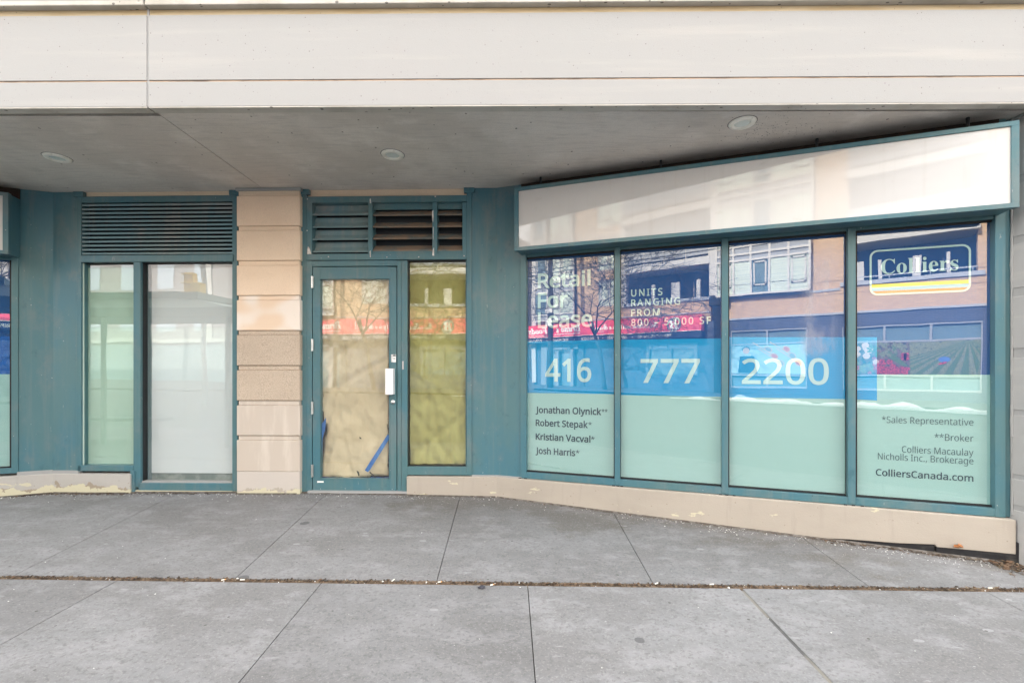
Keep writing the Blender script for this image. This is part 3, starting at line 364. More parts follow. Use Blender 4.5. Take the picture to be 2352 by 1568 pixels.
  'cB': ';,994[9*4^8x4b8m4h8e4q8`4}8^5/8_588b5A8f5I8z5c955u9<5y9B5{9G5|9K5{9M5y9N5v9L5s9G5n9>5h935`9*5V8~5M8x5C8t598s508u4}8{4u9)4r914s9;4x9D5$9O5/9Y5;9d5H9m5X9u5i9|5y:%6/:)6?:*6O:*6Z:(6d:%6k9}6q9{6t9x6u9Y6r9U6s9R6t9O6v9K7$9L7(9M7+9P7.9S709W719[719x7.:(7/:374:=7=:H7H:Q7V:Z7f:a7v:e8,:f8=:d8U:[8h:O8u:B8n:68f:*8Z9{8M9p8=9f8*9B728~6F8X5h8.5<7Y4y7@4o7$4h6c4d6D4b6*4d5o4h5Z4o5I4x595-5.5@5+5U5-5g535v5>6(5L625]685n6:5|696,65666/6=6(6B5z6C5p6B5g6>5_695W625R6*5N5~5M5s5L5i5J5b5G5^5B5[5;5^525d5*5m4~5z4x6.4u6?4t6Q4v6c4{6s5(7)55785E7G5Z8(6f897*8K7F8[7_8l7t8|8,928=9B8M9S8[9v8r:<9%:+9+9q9/9Y929>929)928o9/8Y9,8C9&8.8|7t8t7_8l7J8c728T6w8F6c866P7~6C7k6;7X687F6=706K6~6d6z6p6{6~7#727+7A747O7?7_7K7m7Y7y7h8)7w828+888:8<8H8=8P8?8U8A8W8G8S8K8I8L888J7z8C7b887J8)757r7#7^6q7F6f7.6`6p6^6X6`6F6f676q6-7$6%756#7H6%7Y6-7l687~6G856Z8G6q8X7*8e7>8p7U8z7n9(88948]9<9$9A9G9B9g9A:)9>:C97:[9/;,97;296;694;791;69.;29,;,9*:r9#;(8w;78m;D8`;O8Q;U8A;W80;T7w;I7d;87Q;&7C:l78:R7-:67#:S6p:i6^:v6F:z6*:x5v:t5f:m5V:c5G:V58:I5+::4z:)4p9r4h9`4a9L4^',
  'cT': '9<7%6[6l6^6Z6c6L6m6A6z6:7.687@6:7R6@7f6I7z6W836h8G6}8Z7:8m7V8}7u908:9:8Z9@8}9B969A9O9=9m97:<9/:X9,:i9-:w90;(96;+97;-98;097;295;292;19,;.9#;(8w:|8o:s8g:h8_:]8Y:O8U:B8T:18U9y8Y9c8a9I8j908s8t8y8`8}8L9#878}7|8x7f8p7Q8f7=8X7+8J6v8:6h8*6[7t6S7c6N7Q6L7A6M766Q7-6W7$6_6y6i6v6t6t7#6v7/6z7;7%7F7/7Q7:7]7G7f7U7n7e7u7t7z8)7}897~8I7~8S7}8]7~8b8$8e8)8f8-8e808a848[8?8A8A878C8-8C7}8A7g8<7Q837>8%7,7s6x7b6l7N6c7:6] 6R4[654^5v4b5a4h5N4q5<5%52595.5O505a575p5B5}5P6,5`625q646#636/6/696*6@5}6D5u6F5k6E5a6A5W6;5P635K6,5H6%5F5t5F5j5C5b5>5`545b5-5g5$5q4z5}4t624q6D4p6[4q6r4v7+4~7>5/7P5?7b5T7n5g7z5}8*6:856V8F7$8X7I8n7h9)8%9D8?9Y8N9h8S9k8R9m8O9n8K9m8G9l8C9i8?9c879^8.9X8#9M7S9D6z9=6^946C9(6)8u5l8d5T8O5@885.7z4y7^4m7>4d6w4^',
  'cY': '9h714]6q4^6X4b6D4i634r5}5&5s595o5O5q5`5w5o6&5|656,6D626W646e636q606{6*7&5~7+5u7-5l7,5b7(5X6~5Q6v5K6o5H6h5G6T5E6I5?6E566G5-6M5$6V4y6d4s6r4o7(4n7I4s7i5)8)5D8A5l8b6M9)7+8k6n8P6W8:6G8%6=7q6:7`6;7Q6@7F6H7=6T786b766r787*7>7>7G7Q7u888)8O828a858n818~8#9,7j907V9.7C9*7/8~6w8u6d8j6R8]6A8N638@6(815u7u5m7_5j7J5k7@5n785s725y7.6#7,6*7+657,6?706I776S7@6]7K6f7W6|8#7.8G738X7:8b7B8f7G8c7J8Y7K8J7J897G8(7A7s7:7c717S7%7F6v7:6i7/6Z7&6K6{6=6w6.6v5x6w5l6}5b7*5Z745W7?5U7J5W7]5]7p5e8&5q895~8K648]6F8l6Z8z6p9*7-957E9<7]9A7r9B829@8H988Z9,8h8w8p8d8r8M8r8A8o848j8(8[7h8D7C8-6~7y6j7u6e7s6^7r6V7s6Q7v6N7|6M8(6N836T8@6`8j7*9E7c9z8E:08Z:@8m:N8{:[9+:k95:w9<;#9>;(9=;*9;;*98;)94:~9.:v9$:g8m:S8O:<7}9~7:9g6U9S6,9H5u9<5c9/5R8|5C8l568[5*8I4z854q7{4h7c4b7J4^',
  'ca': '8[7#4[6t4^6j4b6a4h6Y4q6U4|6S5.6@4v6+4h5q4`5Y4]5G4_574d5)4m4y4z4s5.4q5@4s5Q4x5c5%5t516*5?6;5O6J5a6X5t6d6,6n6@6v6T6z6h6|7#6y746o7<6^7I6y8:6|7V5U7H587C5+7D5&7F5$7I5#7Z5+7s5=8/5Q8<5D8%507l4{7X4m7E4d744^ 5h4m5w4p6,4y6>5.6K5=6X5M6e5`6q5t7#617,6D7.6P7-6V7+6]7&6b6}6f6x6h6r6i6j6h6b6d6W6]696=5w5o5a5D5]575Y5+5X4|5Y4y5Z4u5^4r',
  'ce': '7g5l4[5R4_5=4f5+4q4x5$4o564l5H4n5X4t5i4}5y5.6.5<6=5M6L5_6Y5r6e6*6o6>6v6P6z6c6|6s6z7%6v726o7;6f7A6Z7B6N7@6@7:63706&6}5v6l5k6W5a6@5X6(5Q5h5K5b5<5^5/5[5#5_4w5f4r5q4p6)4r6=4w6Q5#6f5/6{5>765Q7B5D71546{5&6i4v6V4m6=4d6%4^ 5o5]5~5_615d6?5k6L5t6W5~6b6/6i6:6n6F6o6Q6n6^6j6e6c6g6]6f6T6a6K6Y6B6O686C6/64',
  'ch': '8v8O5D855,7}4v7j4h7U4`7B4]754_7*4d6{4l6s4w6o5*6m5:6n5E6p5P6t5Y7#5n7;607b6[7e6b7e6d7d6e7b6f7T6c7D6Z706L6g6)6Y5u6L5d6?5P5j4b4o4[5l6L5U635>5x516+5Z6S6%7&6J7d7/8z8%9(6P606r6Q756i7P6w7i6|7v6z8&6u816m886b8<6S8>6B8<65886(805v7g5F7Z577S5+7Q4}7Q4y7S4w7U4v7Z4w7c4|7m5(8A5Q',
  'ci': '796e7E6Z7F6R7I6K7M6F7S6C7Z6B7d6C7m6G7v6O7~6X8)6c8,6n8.6v8-6~8*7*8%7/7{737t747l727b7.7X7&7P6y7J6p7F 6o5D6H4{6-4h5z4a5k4^5[4[5?4a5/4q5)5/5*595.5E555U5Z6@5J6/575x5*6+5=6<5X6X5r6v6v6|615Y5}5=5s5*5p4|5q4y5r4v5t4v5z4w6(4{625&6?516O5?6b5Q',
  'cl': '7l6x5D6c506O4z6?4m6/4d5x4^5f4[5V4^5I4b5=4i554s5/5#5.525/5A545S5=5h5H6#5U69575x5)6(5X6V5f6f5s6w6#7.7.8z8%9(6I6/6$5F5y595u5.5t5&5u4{5x4w5}4v6(4w604{6:5&6l5R',
  'cn': '8}4`4[535D5T5t5c6/5l6>5n6E5n6H5m6I5j6J5[6?595x5,6+5h6d5y6q6/6x6?6{6N6u6X6f6[6L6W606y6Q7<6i7V6w7o6|7|6z8-6u876m8>6b8B6S8D6B8C698@6.8:5~8#5[7h5=7_527Y5)7W4}7X4y7Y4w7]4v7s5(8G5Q8U5D814~7t4l7_4a7I4]7<4_714d7&4l6z4w6u5*6t5:6t5E6w5O6z5Y7$5g715w7A607h6[7k6`7k6b7k6d7j6e7h6f7W6a7B6Q7%696q6)6`5q6M5Z5j4a',
  'co': '8#5b4[5M4^5;4e5,4o4|4~4u534r5F4t5V4y5h5&5x526.5@6=5P6L5b6Y5u6e6-6o6A6v6U6z6i6|6}6z736u7A6l7K6`7Q6P7S6>7Q6.7M5z7G5l7>5^735N7#5>7;5H7T5Y7b5K7Q5>7B53725+6}5$6m4}6^4|6H4n624d5x4^ 5q4r5{4t6,4y685&665167576:5=6@5C6H5H6Q5L6[5N6o5i6}6%7*6=7,6Q7*6]7$6d6w6f6o6d6c6[6U6O6<626$5h5m5C5j585g5/5f5(5h4y5k4t',
  'cr': '7f7?5D6q4y6X4g6L4a6@4^644]5{4_5k4c5]4k5Q4u5K5%5H545J5@5M5M5S5Z5[5i5e5x5p6+5}69606E6@6Q6#6O5l6O5S66585x5*6+5B6@5W6T5^6m5b6}5f7*5i7-5m7/5q705z7.5{7#5{6{5{6v5~6p6,6l6;6j6_6e6i6b6r6^6y6Y7#6R7&6K7(6B6}6/6l5n6W5Q6H5<6A526>5*6<5#6=4z6A4w6F4v6K4w6S4{6^5&6k516{5?735R',
  'cs': '7=6{5M6f586R5(6B4v634l6$4e5s4a5f4^5X4[5I4[564]5%4b4u4j4l4t4g5#4e504f594i5@4n5G4t5L4|5O5*5P525O595L5?5H5C5B5E5<5F565E5/5B5)5>5#584z534x5.4w5)4x5-4s534p5:4o5I4s5V5#5c585h5E5l5S5o5c5r5s5s6*5t6<5t6I5r6U5c6F5L61565x5*6+5J6I5x6t6#7#6+7-617268746>736B706D7*6C7%6A6}6>6y6:6u686p686j6>6]6K6H6T646Z5|6]5i6Z5W6U5H6M5=6n5Z',
  'cu': '9*8`5D8E5,814u7~4k7o4d7`4_7P4^7>4_7/4c7#4j6v4s6q4~6o506p5:6r5D6a506N4{6;4n6(4e5q4_5_4^5P4_5C4c594j514s5-4~5+505,59505F565U5W6<5D6+565x5*6+5O6N5t6v6|6|655Y6*5E6#565}5+5~5$6%4}6,4|695%6L576g5S6u5e7(5x76617^6v8f6|7o5F7^5#7_4z7b4w7g4v7q4z8%5)895:8R5Q',
  'cy': '8}8Q5D88507|4{7d4m7K4b794D7)4)6t3k6e3T6Q3;6@3&602r5t2a5]2T5C2L5*2J4r2L4b2Q4U2Y4L2e4G2r4E3%4H384P3J4^3]4p3n5+4#5F435e4B6,4P6P4^6p5=6W4~6A4k6-4`5u4[5f4^5W4b5L4i5D4s5?5#5=525>5?5A5K5E5X5L5f5T5t5_6(5h655m6?5n6D5n6G5m6I5k6J5g6H5_6B5S685D6*575x5)6+5D6E5a6^5v6m6.6x6@6{6T6v6b6h6f6O6d6@6`616Y5|695D6*5,6$4{6%4v6)4s6.4r6:4w6L5-6e5H766(7h6u8g6{7]5#7~588E5Q 5*2[5:2a5K2n5^3*5|3]6F4F6$495c4*5I3u543d4z3M4m364i2{4j2s4l2l4p2f4v2`4}2]',
}

# ------------------------------------------------------------------ helpers
F, U0, V0 = 1045.0, 1176.0, 844.0             # survey of the photograph: focal length and horizon, used once to turn readings into metres
class Wall:
    """A vertical plane with its own axes: s runs along the wall to the right, d comes out of it towards the street, z is up."""
    def __init__(self, a, d):
        self.a = Vector(a); self.d = Vector(d).normalized(); self.n = Vector((self.d.y, -self.d.x))
    def __call__(self, p):
        q = self.a + self.d * p[0] + self.n * p[1]
        return Vector((q.x, q.y, p[2]))
    def s(self, u, dep=0.0):
        r = Vector(((u - U0) / F, 1)); a = self.a + self.n * dep
        t = a.dot(self.n) / r.dot(self.n); return (r * t - a).dot(self.d)
    def y(self, u, dep=0.0):
        r = Vector(((u - U0) / F, 1)); a = self.a + self.n * dep
        return a.dot(self.n) / r.dot(self.n)
    def z(self, u, v, dep=0.0): return EYE - (v - V0) / F * self.y(u, dep)
ym = lambda u: 4.915 / (1 + 2.5e-5 * (u - 815))
ys = lambda u: 4.775 * 3095.0 / (u + 1890)
px = lambda u, y: Vector(((u - U0) / F * y, y))
_a, _b = px(178, ym(178)), px(1141, ym(1141)); MID = Wall(_a, _b - _a)          # the middle front with the door
_c = px(2283, ys(2283)); ANG = Wall(_b, _c - _b)                               # the angled shop window on the right
_l = px(121, ym(121)); LFT = Wall(_l, (math.cos(R(20)), math.sin(R(20))))      # the angled window on the left; s is negative there
WORLD = lambda p: Vector(p)

class MB:
    """Collects shapes for ONE mesh object."""
    def __init__(self, f=WORLD): self.v, self.f, self.m, self.map = [], [], [], f
    def add(self, pts, faces, mi=0, f=None):
        g = f or self.map; k = len(self.v); self.v += [g(p) for p in pts]
        for i, fc in enumerate(faces):
            self.f.append([k + j for j in fc]); self.m.append(mi[i] if isinstance(mi, (list, tuple)) else mi)
        return self
    def box(self, x0, x1, y0, y1, z0, z1, mi=0, f=None):
        p = [(x, y, z) for x in (x0, x1) for y in (y0, y1) for z in (z0, z1)]
        return self.add(p, [(0, 1, 3, 2), (4, 6, 7, 5), (0, 4, 5, 1), (2, 3, 7, 6), (0, 2, 6, 4), (1, 5, 7, 3)], mi, f)   # -x +x -y +y -z +z
    def prism(self, poly, y0, y1, mi=0, f=None):       # polygon in (x, z), extruded along y
        n = len(poly); p = [(x, y0, z) for x, z in poly] + [(x, y1, z) for x, z in poly]
        return self.add(p, [tuple(range(n)), tuple(range(2 * n - 1, n - 1, -1))] + [(i, (i + 1) % n, n + (i + 1) % n, n + i) for i in range(n)], mi, f)
    def bar(self, prof, x0, x1, mi=0, f=None):         # profile in (y, z), extruded along x
        n = len(prof); p = [(x0, y, z) for y, z in prof] + [(x1, y, z) for y, z in prof]
        return self.add(p, [tuple(range(n)), tuple(range(2 * n - 1, n - 1, -1))] + [(i, (i + 1) % n, n + (i + 1) % n, n + i) for i in range(n)], mi, f)
    def tube(self, pts, rad, n=8, mi=0, f=None):
        pts = [Vector(p) for p in pts]; rad = rad if isinstance(rad, (list, tuple)) else [rad] * len(pts); V = []
        for i, p in enumerate(pts):
            t = (pts[min(i + 1, len(pts) - 1)] - pts[max(i - 1, 0)]).normalized()
            a = t.cross(Vector((0, 0, 1)) if abs(t.z) < .9 else Vector((1, 0, 0))).normalized(); b = t.cross(a)
            V += [p + (a * math.cos(k * 2 * math.pi / n) + b * math.sin(k * 2 * math.pi / n)) * rad[i] for k in range(n)]
        fs = [(i * n + k, i * n + (k + 1) % n, (i + 1) * n + (k + 1) % n, (i + 1) * n + k) for i in range(len(pts) - 1) for k in range(n)]
        fs += [tuple(range(n)), tuple(range((len(pts) - 1) * n, len(pts) * n))]
        return self.add(V, fs, mi, f)
    def lathe(self, prof, c, axis=2, n=32, mi=0, f=None):   # profile (radius, height) round an axis through c
        V = []
        for r, h in prof:
            for k in range(n):
                a, b = r * math.cos(k * 2 * math.pi / n), r * math.sin(k * 2 * math.pi / n)
                V.append((c[0] + a, c[1] + b, c[2] + h) if axis == 2 else (c[0] + a, c[1] + h, c[2] + b))
        fs = [(i * n + k, i * n + (k + 1) % n, (i + 1) * n + (k + 1) % n, (i + 1) * n + k) for i in range(len(prof) - 1) for k in range(n)]
        fs += [tuple(range(n)), tuple(range((len(prof) - 1) * n, len(prof) * n))]
        return self.add(V, fs, mi, f)
    def build(self, name, mats, parent=None, bevel=0, smooth=False, loc=None):
        mats = mats if isinstance(mats, (list, tuple)) else [mats]
        org = Vector(loc) if loc is not None else (Vector(parent['at']) if parent else Vector((0, 0, 0)))
        me = bpy.data.meshes.new(name); me.from_pydata([v - org for v in self.v], [], self.f)
        for m in mats: me.materials.append(m)
        me.polygons.foreach_set('material_index', self.m)
        bm = bmesh.new(); bm.from_mesh(me); bmesh.ops.recalc_face_normals(bm, faces=bm.faces); bm.to_mesh(me); bm.free()
        if smooth: me.polygons.foreach_set('use_smooth', [True] * len(me.polygons))
        o = bpy.data.objects.new(name, me); col.objects.link(o)
        o['at'] = tuple(org)
        if parent: o.parent = parent; o.location = org - Vector(parent['at'])
        else: o.location = org
        if bevel:
            b = o.modifiers.new('edge', 'BEVEL'); b.width = bevel; b.segments = 2; b.limit_method = 'ANGLE'; b.angle_limit = R(40)
            b.use_clamp_overlap = True
        return o

def tag(o, label, cat, group=None, kind=None):
    o['label'] = label; o['category'] = cat
    if group: o['group'] = group
    if kind: o['kind'] = kind
    return o
def thing(name, loc, label, cat, group=None):
    o = bpy.data.objects.new(name, None); col.objects.link(o); o.location = loc; o['at'] = tuple(loc); o.empty_display_size = .2
    return tag(o, label, cat, group)
def struct(o, label=None):
    o['kind'] = 'structure'
    if label: o['label'] = label
    return o

# lettering: glyph outlines as closed polygons, two characters per number
GA = ''.join(chr(i) for i in range(35, 127) if chr(i) not in '\\"\'')
def _dec(t): return (GA.index(t[0]) * 90 + GA.index(t[1]) - 1500) / 1000
_cache = {}
def glyph(k):
    if k not in _cache:
        t = GLYPHS[k]
        _cache[k] = (_dec(t[:2]), [[(_dec(q[i:i + 2]), _dec(q[i + 2:i + 4])) for i in range(0, len(q), 4)] for q in t[2:].split(' ') if q])
    return _cache[k]
def outlines_mesh(loops, bold=0.0, depth=.0006):
    """Filled, slightly raised lettering from closed outlines, as (vertices, faces) in its own plane."""
    cu = bpy.data.curves.new('lettering', 'CURVE'); cu.dimensions = '2D'; cu.fill_mode = 'BOTH'; cu.offset = bold; cu.extrude = .004
    for l in loops:
        s = cu.splines.new('POLY'); s.points.add(len(l) - 1); s.use_cyclic_u = True
        for p, (x, y) in zip(s.points, l): p.co = (x, y, 0, 1)
    o = bpy.data.objects.new('lettering', cu); col.objects.link(o)
    me = bpy.data.meshes.new_from_object(o.evaluated_get(bpy.context.evaluated_depsgraph_get()))
    vs_ = [tuple(v.co) for v in me.vertices]; fs_ = [tuple(p.vertices) for p in me.polygons]
    bpy.data.objects.remove(o); bpy.data.curves.remove(cu); bpy.data.meshes.remove(me)
    return vs_, fs_
def _area(l): return sum(a[0] * b[1] - b[0] * a[1] for a, b in zip(l, l[1:] + l[:1])) / 2
_gm = {}
def glyph_mesh(k, bold):
    """One filled letter; the outline is nudged by a hair until it fills cleanly."""
    if (k, bold) not in _gm:
        lp = glyph(k)[1]; best = None
        per = sum(math.hypot(a[0] - b[0], a[1] - b[1]) for l in lp for a, b in zip(l, l[1:] + l[:1]))
        for t in range(24):
            bo = bold * (1 if t < 14 else .6 if t < 19 else 0); e = .0005 + .00012 * t
            q = [[(x + e * math.sin(i * 6.8 + 2.1 * j + t), y + e * math.cos(i * 9.2 + j + 1.7 * t)) for i, (x, y) in enumerate(l)] for j, l in enumerate(lp)]
            v, f = outlines_mesh(q, bo); want = abs(sum(_area(l) for l in lp)) + per * bo
            got = sum(abs(_area([(v[i][0], v[i][1]) for i in fc])) for fc in f if all(v[i][2] > 0 for i in fc)); err = abs(got - want) / (want + 1e-6)
            if best is None or err < best[0]: best = (err, v, f)
            if err < .08: break
        _gm[k, bold] = best
    return _gm[k, bold][1:]
def layout(style, text, track=0.0, shear=0.0, bold=0.0):
    V, Fc, x = [], [], 0.0
    for ch in text:
        if ch == ' ': x += .21 + track; continue
        k = style + ch
        if k not in GLYPHS: k = 's' + ch
        v, f = glyph_mesh(k, bold); n = len(V)
        V += [(a + x + shear * b, b, c) for a, b, c in v]; Fc += [tuple(n + i for i in fc) for fc in f]; x += glyph(k)[0] + track
    return V, Fc
def write(mb, style, text, s0, s1, z0, cap, dep, f, bold=.0, track=0.0, shear=0.0, capem=.573, mi=0, flip=False):
    """One line of writing on a wall: from s0 to s1 along it, baseline at z0, capitals cap high, surface at dep."""
    v, fc = layout(style, text, track, shear, bold)
    xs = [p[0] for p in v]; a, b = min(xs), max(xs); k = (s1 - s0) / (b - a) if s1 is not None else cap / capem
    q = [(s0 + (p[0] - a) * k * (-1 if flip else 1), dep + (.0004 if p[2] > 0 else -.0004), z0 + p[1] * cap / capem) for p in v]
    mb.add(q, fc, mi, f); return mb

# ------------------------------------------------------------------ ground
def gz(x, y):
    z = -.0218 - .0128 * max(-40, min(40, x)) - .05 * (4.9 - y)
    if x < -2: z += .02 * (x + 2) * max(0, min(1.3, (y - 3.05) / 1.9)) * (1 if x > -8 else 0) + (0 if x > -8 else -.12 * max(0, min(1.3, (y - 3.05) / 1.9)))
    return z
def on_ground(u, v):
    y = 3.0
    for _ in range(60): y = (EYE - gz((u - U0) / F * y, y)) * F / (v - V0)
    return (u - U0) / F * y, y
def slab(mb, left, right, y0, y1, gap=.0028, nx=6, ny=8):
    """One poured bay between two joint lines, each given as x = a + b*y."""
    V, idx = [], {}
    for j in range(ny + 1):
        y = y0 + (y1 - y0) * j / ny
        for i in range(nx + 1):
            x0, x1 = left[0] + left[1] * y + gap, right[0] + right[1] * y - gap
            x = x0 + (x1 - x0) * i / nx; e = .002 if i in (0, nx) or j in (0, ny) else 0
            idx[i, j] = len(V); V.append((x, y, gz(x, y) - e))
    Fc = [(idx[i, j], idx[i + 1, j], idx[i + 1, j + 1], idx[i, j + 1]) for j in range(ny) for i in range(nx)]
    rim = [(i, 0) for i in range(nx)] + [(nx, j) for j in range(ny)] + [(i, ny) for i in range(nx, 0, -1)] + [(0, j) for j in range(ny, 0, -1)]
    low = {}
    for i, j in rim:
        p = V[idx[i, j]]; low[i, j] = len(V); V.append((p[0], p[1], p[2] - .035))
    for a, b in zip(rim, rim[1:] + rim[:1]): Fc.append((idx[a], idx[b], low[b], low[a]))
    mb.add(V, Fc)
def line(p, q):
    (x0, y0), (x1, y1) = on_ground(*p), on_ground(*q); b = (x1 - x0) / (y1 - y0); return (x0 - b * y0, b)
JY = on_ground(1176, 1343.5)[1]                      # street edge of the back row, where the littered joint runs
JN = on_ground(1176, 1335)[1]
back = [line((32.7, 1319.6), (395, 1138)), line((540.6, 1327), (741.6, 1141)), line((1004, 1329.6), (1055.6, 1143)), line((1499, 1337), (1410.6, 1179.6)), line((1995, 1344.6), (1853, 1241))]
front = [line((0, 1479.6), (276.6, 1328)), line((546.6, 1568), (736.6, 1339.6)), line((1230, 1568), (1212, 1343)), line((1911, 1568), (1703, 1351.3)), line((2352, 1403), (2259, 1354.6))]
def ext(ls, n, step):
    l = list(ls)
    for k in range(n): l.insert(0, (l[0][0] - step, 0)); l.append((l[-1][0] + step, 0))
    return l
mb = MB()
bl, fl = ext(back, 5, 1.45), ext(front, 6, 1.42)
for a, b in zip(bl, bl[1:]): slab(mb, a, b, JN, 5.35)
CURB_Y = .62
for k, (a, b) in enumerate(zip(fl, fl[1:])):
    wide = fl[k + 1] is front[3]; widel = a is front[3]
    aa = (a[0] + (.009 if widel else 0), a[1]); bb = (b[0] - (.009 if wide else 0), b[1])
    slab(mb, aa, bb, CURB_Y, JY, nx=6, ny=10)
o = mb.build('sidewalk', walk); struct(o)
mb = MB()                                          # bedding seen in the joints between the bays
V = [(x, y, gz(x, y) - .014) for x in (-10.5, -8.2, -5, -2, 0, 4, 10.5) for y in (CURB_Y + .01, 1.8, 3.05, 4.2, 5.3)]
mb.add(V, [(i * 5 + j, i * 5 + j + 1, i * 5 + j + 6, i * 5 + j + 5) for i in range(6) for j in range(4)])
struct(mb.build('sidewalk_bedding', joint_dark))
mb = MB()                                          # mortar in the one wide joint
a, b = front[3]
mb.add([(a + b * y + e, y, gz(a + b * y, y) - .005) for y in (CURB_Y + .02, 1.2, 1.8, 2.4, JY - .02) for e in (-.011, .011)], [(2 * i, 2 * i + 1, 2 * i + 3, 2 * i + 2) for i in range(4)])
struct(mb.build('sidewalk_joint', mortar))
# kerb, road and the far side
def strip(y0, y1, z0, z1, mat, name, nseg=40, x0=-70, x1=70):
    mb = MB(); V = []
    for i in range(nseg + 1):
        x = x0 + (x1 - x0) * i / nseg; dz = -.0128 * max(-40, min(40, x)); V += [(x, y0, z0 + dz), (x, y1, z1 + dz)]
    mb.add(V, [(2 * i, 2 * i + 2, 2 * i + 3, 2 * i + 1) for i in range(nseg)]); return struct(mb.build(name, mat))
mb = MB()
for x in range(-10, 10):
    z = gz(x + .5, CURB_Y); mb.box(x + .003, x + .997, CURB_Y - .16, CURB_Y - .004, z - .25, z)
struct(mb.build('kerb', walk, bevel=.01))
zr0, zr1 = gz(0, CURB_Y) - .13, -.17
strip(CURB_Y - .1, -14.0, zr0, zr1, asphalt, 'road')
strip(-13.9, -14.05, zr1 + .11, zr1 + .12, far_walk, 'far_kerb'); strip(-14.03, -26, zr1 + .118, zr1 + .17, far_walk, 'far_sidewalk')
g = MB(); g.add([(-900, -900, -1.6), (900, -900, -1.6), (900, 900, -1.6), (-900, 900, -1.6)], [(0, 1, 2, 3)]); struct(g.build('ground', ground_mat))

# ------------------------------------------------------------------ the shop building
B = thing('shop_building', (0, 4.9, 0), 'pale concrete shop building with teal metal shopfront under a deep overhang', 'building')
SOF = EYE + (V0 - 434) / F * ym(815)               # soffit height
def W0b(mb, u0, u1, v0, v1, d0, d1, w=MID, mi=0):
    """A box on a wall between two readings across and two up."""
    um = (u0 + u1) / 2
    return mb.box(w.s(u0, d1), w.s(u1, d1), d0, d1, w.z(um, v1, d1), w.z(um, v0, d1), mi, w)
fy = lambda x: 3.336 - .0087 * x                    # fascia front line, a hair out of square
FAS = Wall((-9, fy(-9)), (1, -.0087))
fs = lambda x: (x + 9)
JX = -2.690
ZG, ZT, ZL = 3.467, 3.953, 4.0                      # groove, top of the band, underside of the ledge
def fascia(x0, x1):
    m = MB(FAS)
    m.box(fs(x0), fs(x1), -.075, 0, SOF - .004, ZG - .006, 0); m.box(fs(x0), fs(x1), -.075, 0, ZG + .006, ZT, 0)
    m.box(fs(x0), fs(x1), -.075, -.006, ZG - .006, ZG + .006, 1)
    m.box(fs(x0), fs(x1), -.075, -.010, ZT, ZL, 2)
    return m.build('fascia_panel', [precast, groove_mat, precast_stained], B, bevel=.003)
fascia(-10, JX - .008); fascia(JX + .008, 10)
m = MB(FAS); m.box(fs(JX - .008), fs(JX + .008), -.07, -.006, SOF - .002, ZL, 0); m.build('joint_sealant', sealant, B)
m = MB(FAS)
for x0, x1 in ((-10, JX - .006), (JX + .006, 10)):
    m.box(fs(x0), fs(x1), -.06, .036, ZL, ZL + .035, 0); m.box(fs(x0), fs(x1), -.06, .032, ZL + .035, 4.75, 1)
m.build('ledge', [underside, precast], B, bevel=.006)
m = MB(FAS)                                         # the fascia's underside shows as a pitted strip
for x0, x1 in ((-10, JX - .006), (JX + .006, 10)): m.box(fs(x0), fs(x1), -.074, -.002, SOF - .012, SOF - .004)
m.build('fascia_underside', underside, B)
m = MB()
for x0, x1 in ((-10, JX - .004), (JX + .004, 10)): m.box(x0, x1, fy(x0) + .07, 5.6, SOF, SOF + .25)
m.box(JX - .01, JX + .01, 3.4, 5.5, SOF + .02, SOF + .1, 1)
m.build('soffit', [soffit_mat, gasket], B)
m = MB()
m.box(-48, 34, 3.42, 22, 4.75, 13.4, 0)  # unseen upper floors, added and sized to cast shade on the street side
for k in range(3): m.box(-48, 34, 3.39, 3.42, 4.76 + 2.9 * k + 2.6, 4.76 + 2.9 * k + 2.85, 0)
for k in range(3):
    for x in range(-45, 33, 3): m.box(x + .5, x + 2.3, 3.405, 3.425, 5.6 + 2.9 * k, 7.1 + 2.9 * k, 1)
m.build('unseen_upper_wall', [precast, far_glass], B)
# dark rooms behind the front and the wall ends
m = MB()
m.box(-9.5, 9, 5.45, 5.6, -.3, SOF + .2)
m.build('room_back', dark_inside, B)

# --- middle front
def post(u0, u1, v1=1128, d=.0, deep=-.14, w=MID, cap=True, name='post'):
    m = MB(w); um = (u0 + u1) / 2
    m.box(w.s(u0, d), w.s(u1, d), deep, d, w.z(um, v1), SOF - .004)
    if cap: m.box(w.s(u0, d) - .03, w.s(u1, d) + .03, deep, d + .012, SOF - .055, SOF - .002)
    return m.build(name, teal, B, bevel=.003)
post(176, 186.5, 1082); post(533.5, 546, 1131); post(692, 704.5, 1131); post(1072, 1083.5, 1091)
# header strips above the two grilles
m = MB(MID); m.box(MID.s(186.5), MID.s(533.5), -.12, -.03, MID.z(360, 450), SOF); m.build('header', stone_tan, B)
m = MB(MID); m.box(MID.s(704.5), MID.s(1072), -.12, -.03, MID.z(890, 450), SOF); m.build('header', stone_tan, B)

# fine grille over the left window
m = MB(MID)
W0b(m, 186.5, 533.5, 450, 464, -.12, -.004); W0b(m, 184, 535, 585.5, 601, -.12, .012)
gr = m.build('louvre_grille', teal, B, bevel=.003)
m = MB(MID); z0, z1 = MID.z(360, 585.5), MID.z(360, 464); n = 13
for k in range(n):
    zt = z1 - (z1 - z0) * k / n; h = (z1 - z0) / n
    m.bar([(-.075, zt + .004), (-.06, zt + .002), (-.020, zt - h * .22), (-.010, zt - h * .34), (-.010, zt - h * .78), (-.016, zt - h * .82), (-.022, zt - h * .70), (-.03, zt - h * .4), (-.075, zt - .010)], MID.s(187), MID.s(533))
m.build('louvre_blades', teal_louvre, gr)
m = MB(MID); m.box(MID.s(187), MID.s(533), -.12, -.095, z0, z1); m.build('grille_backing', dark_inside, gr)

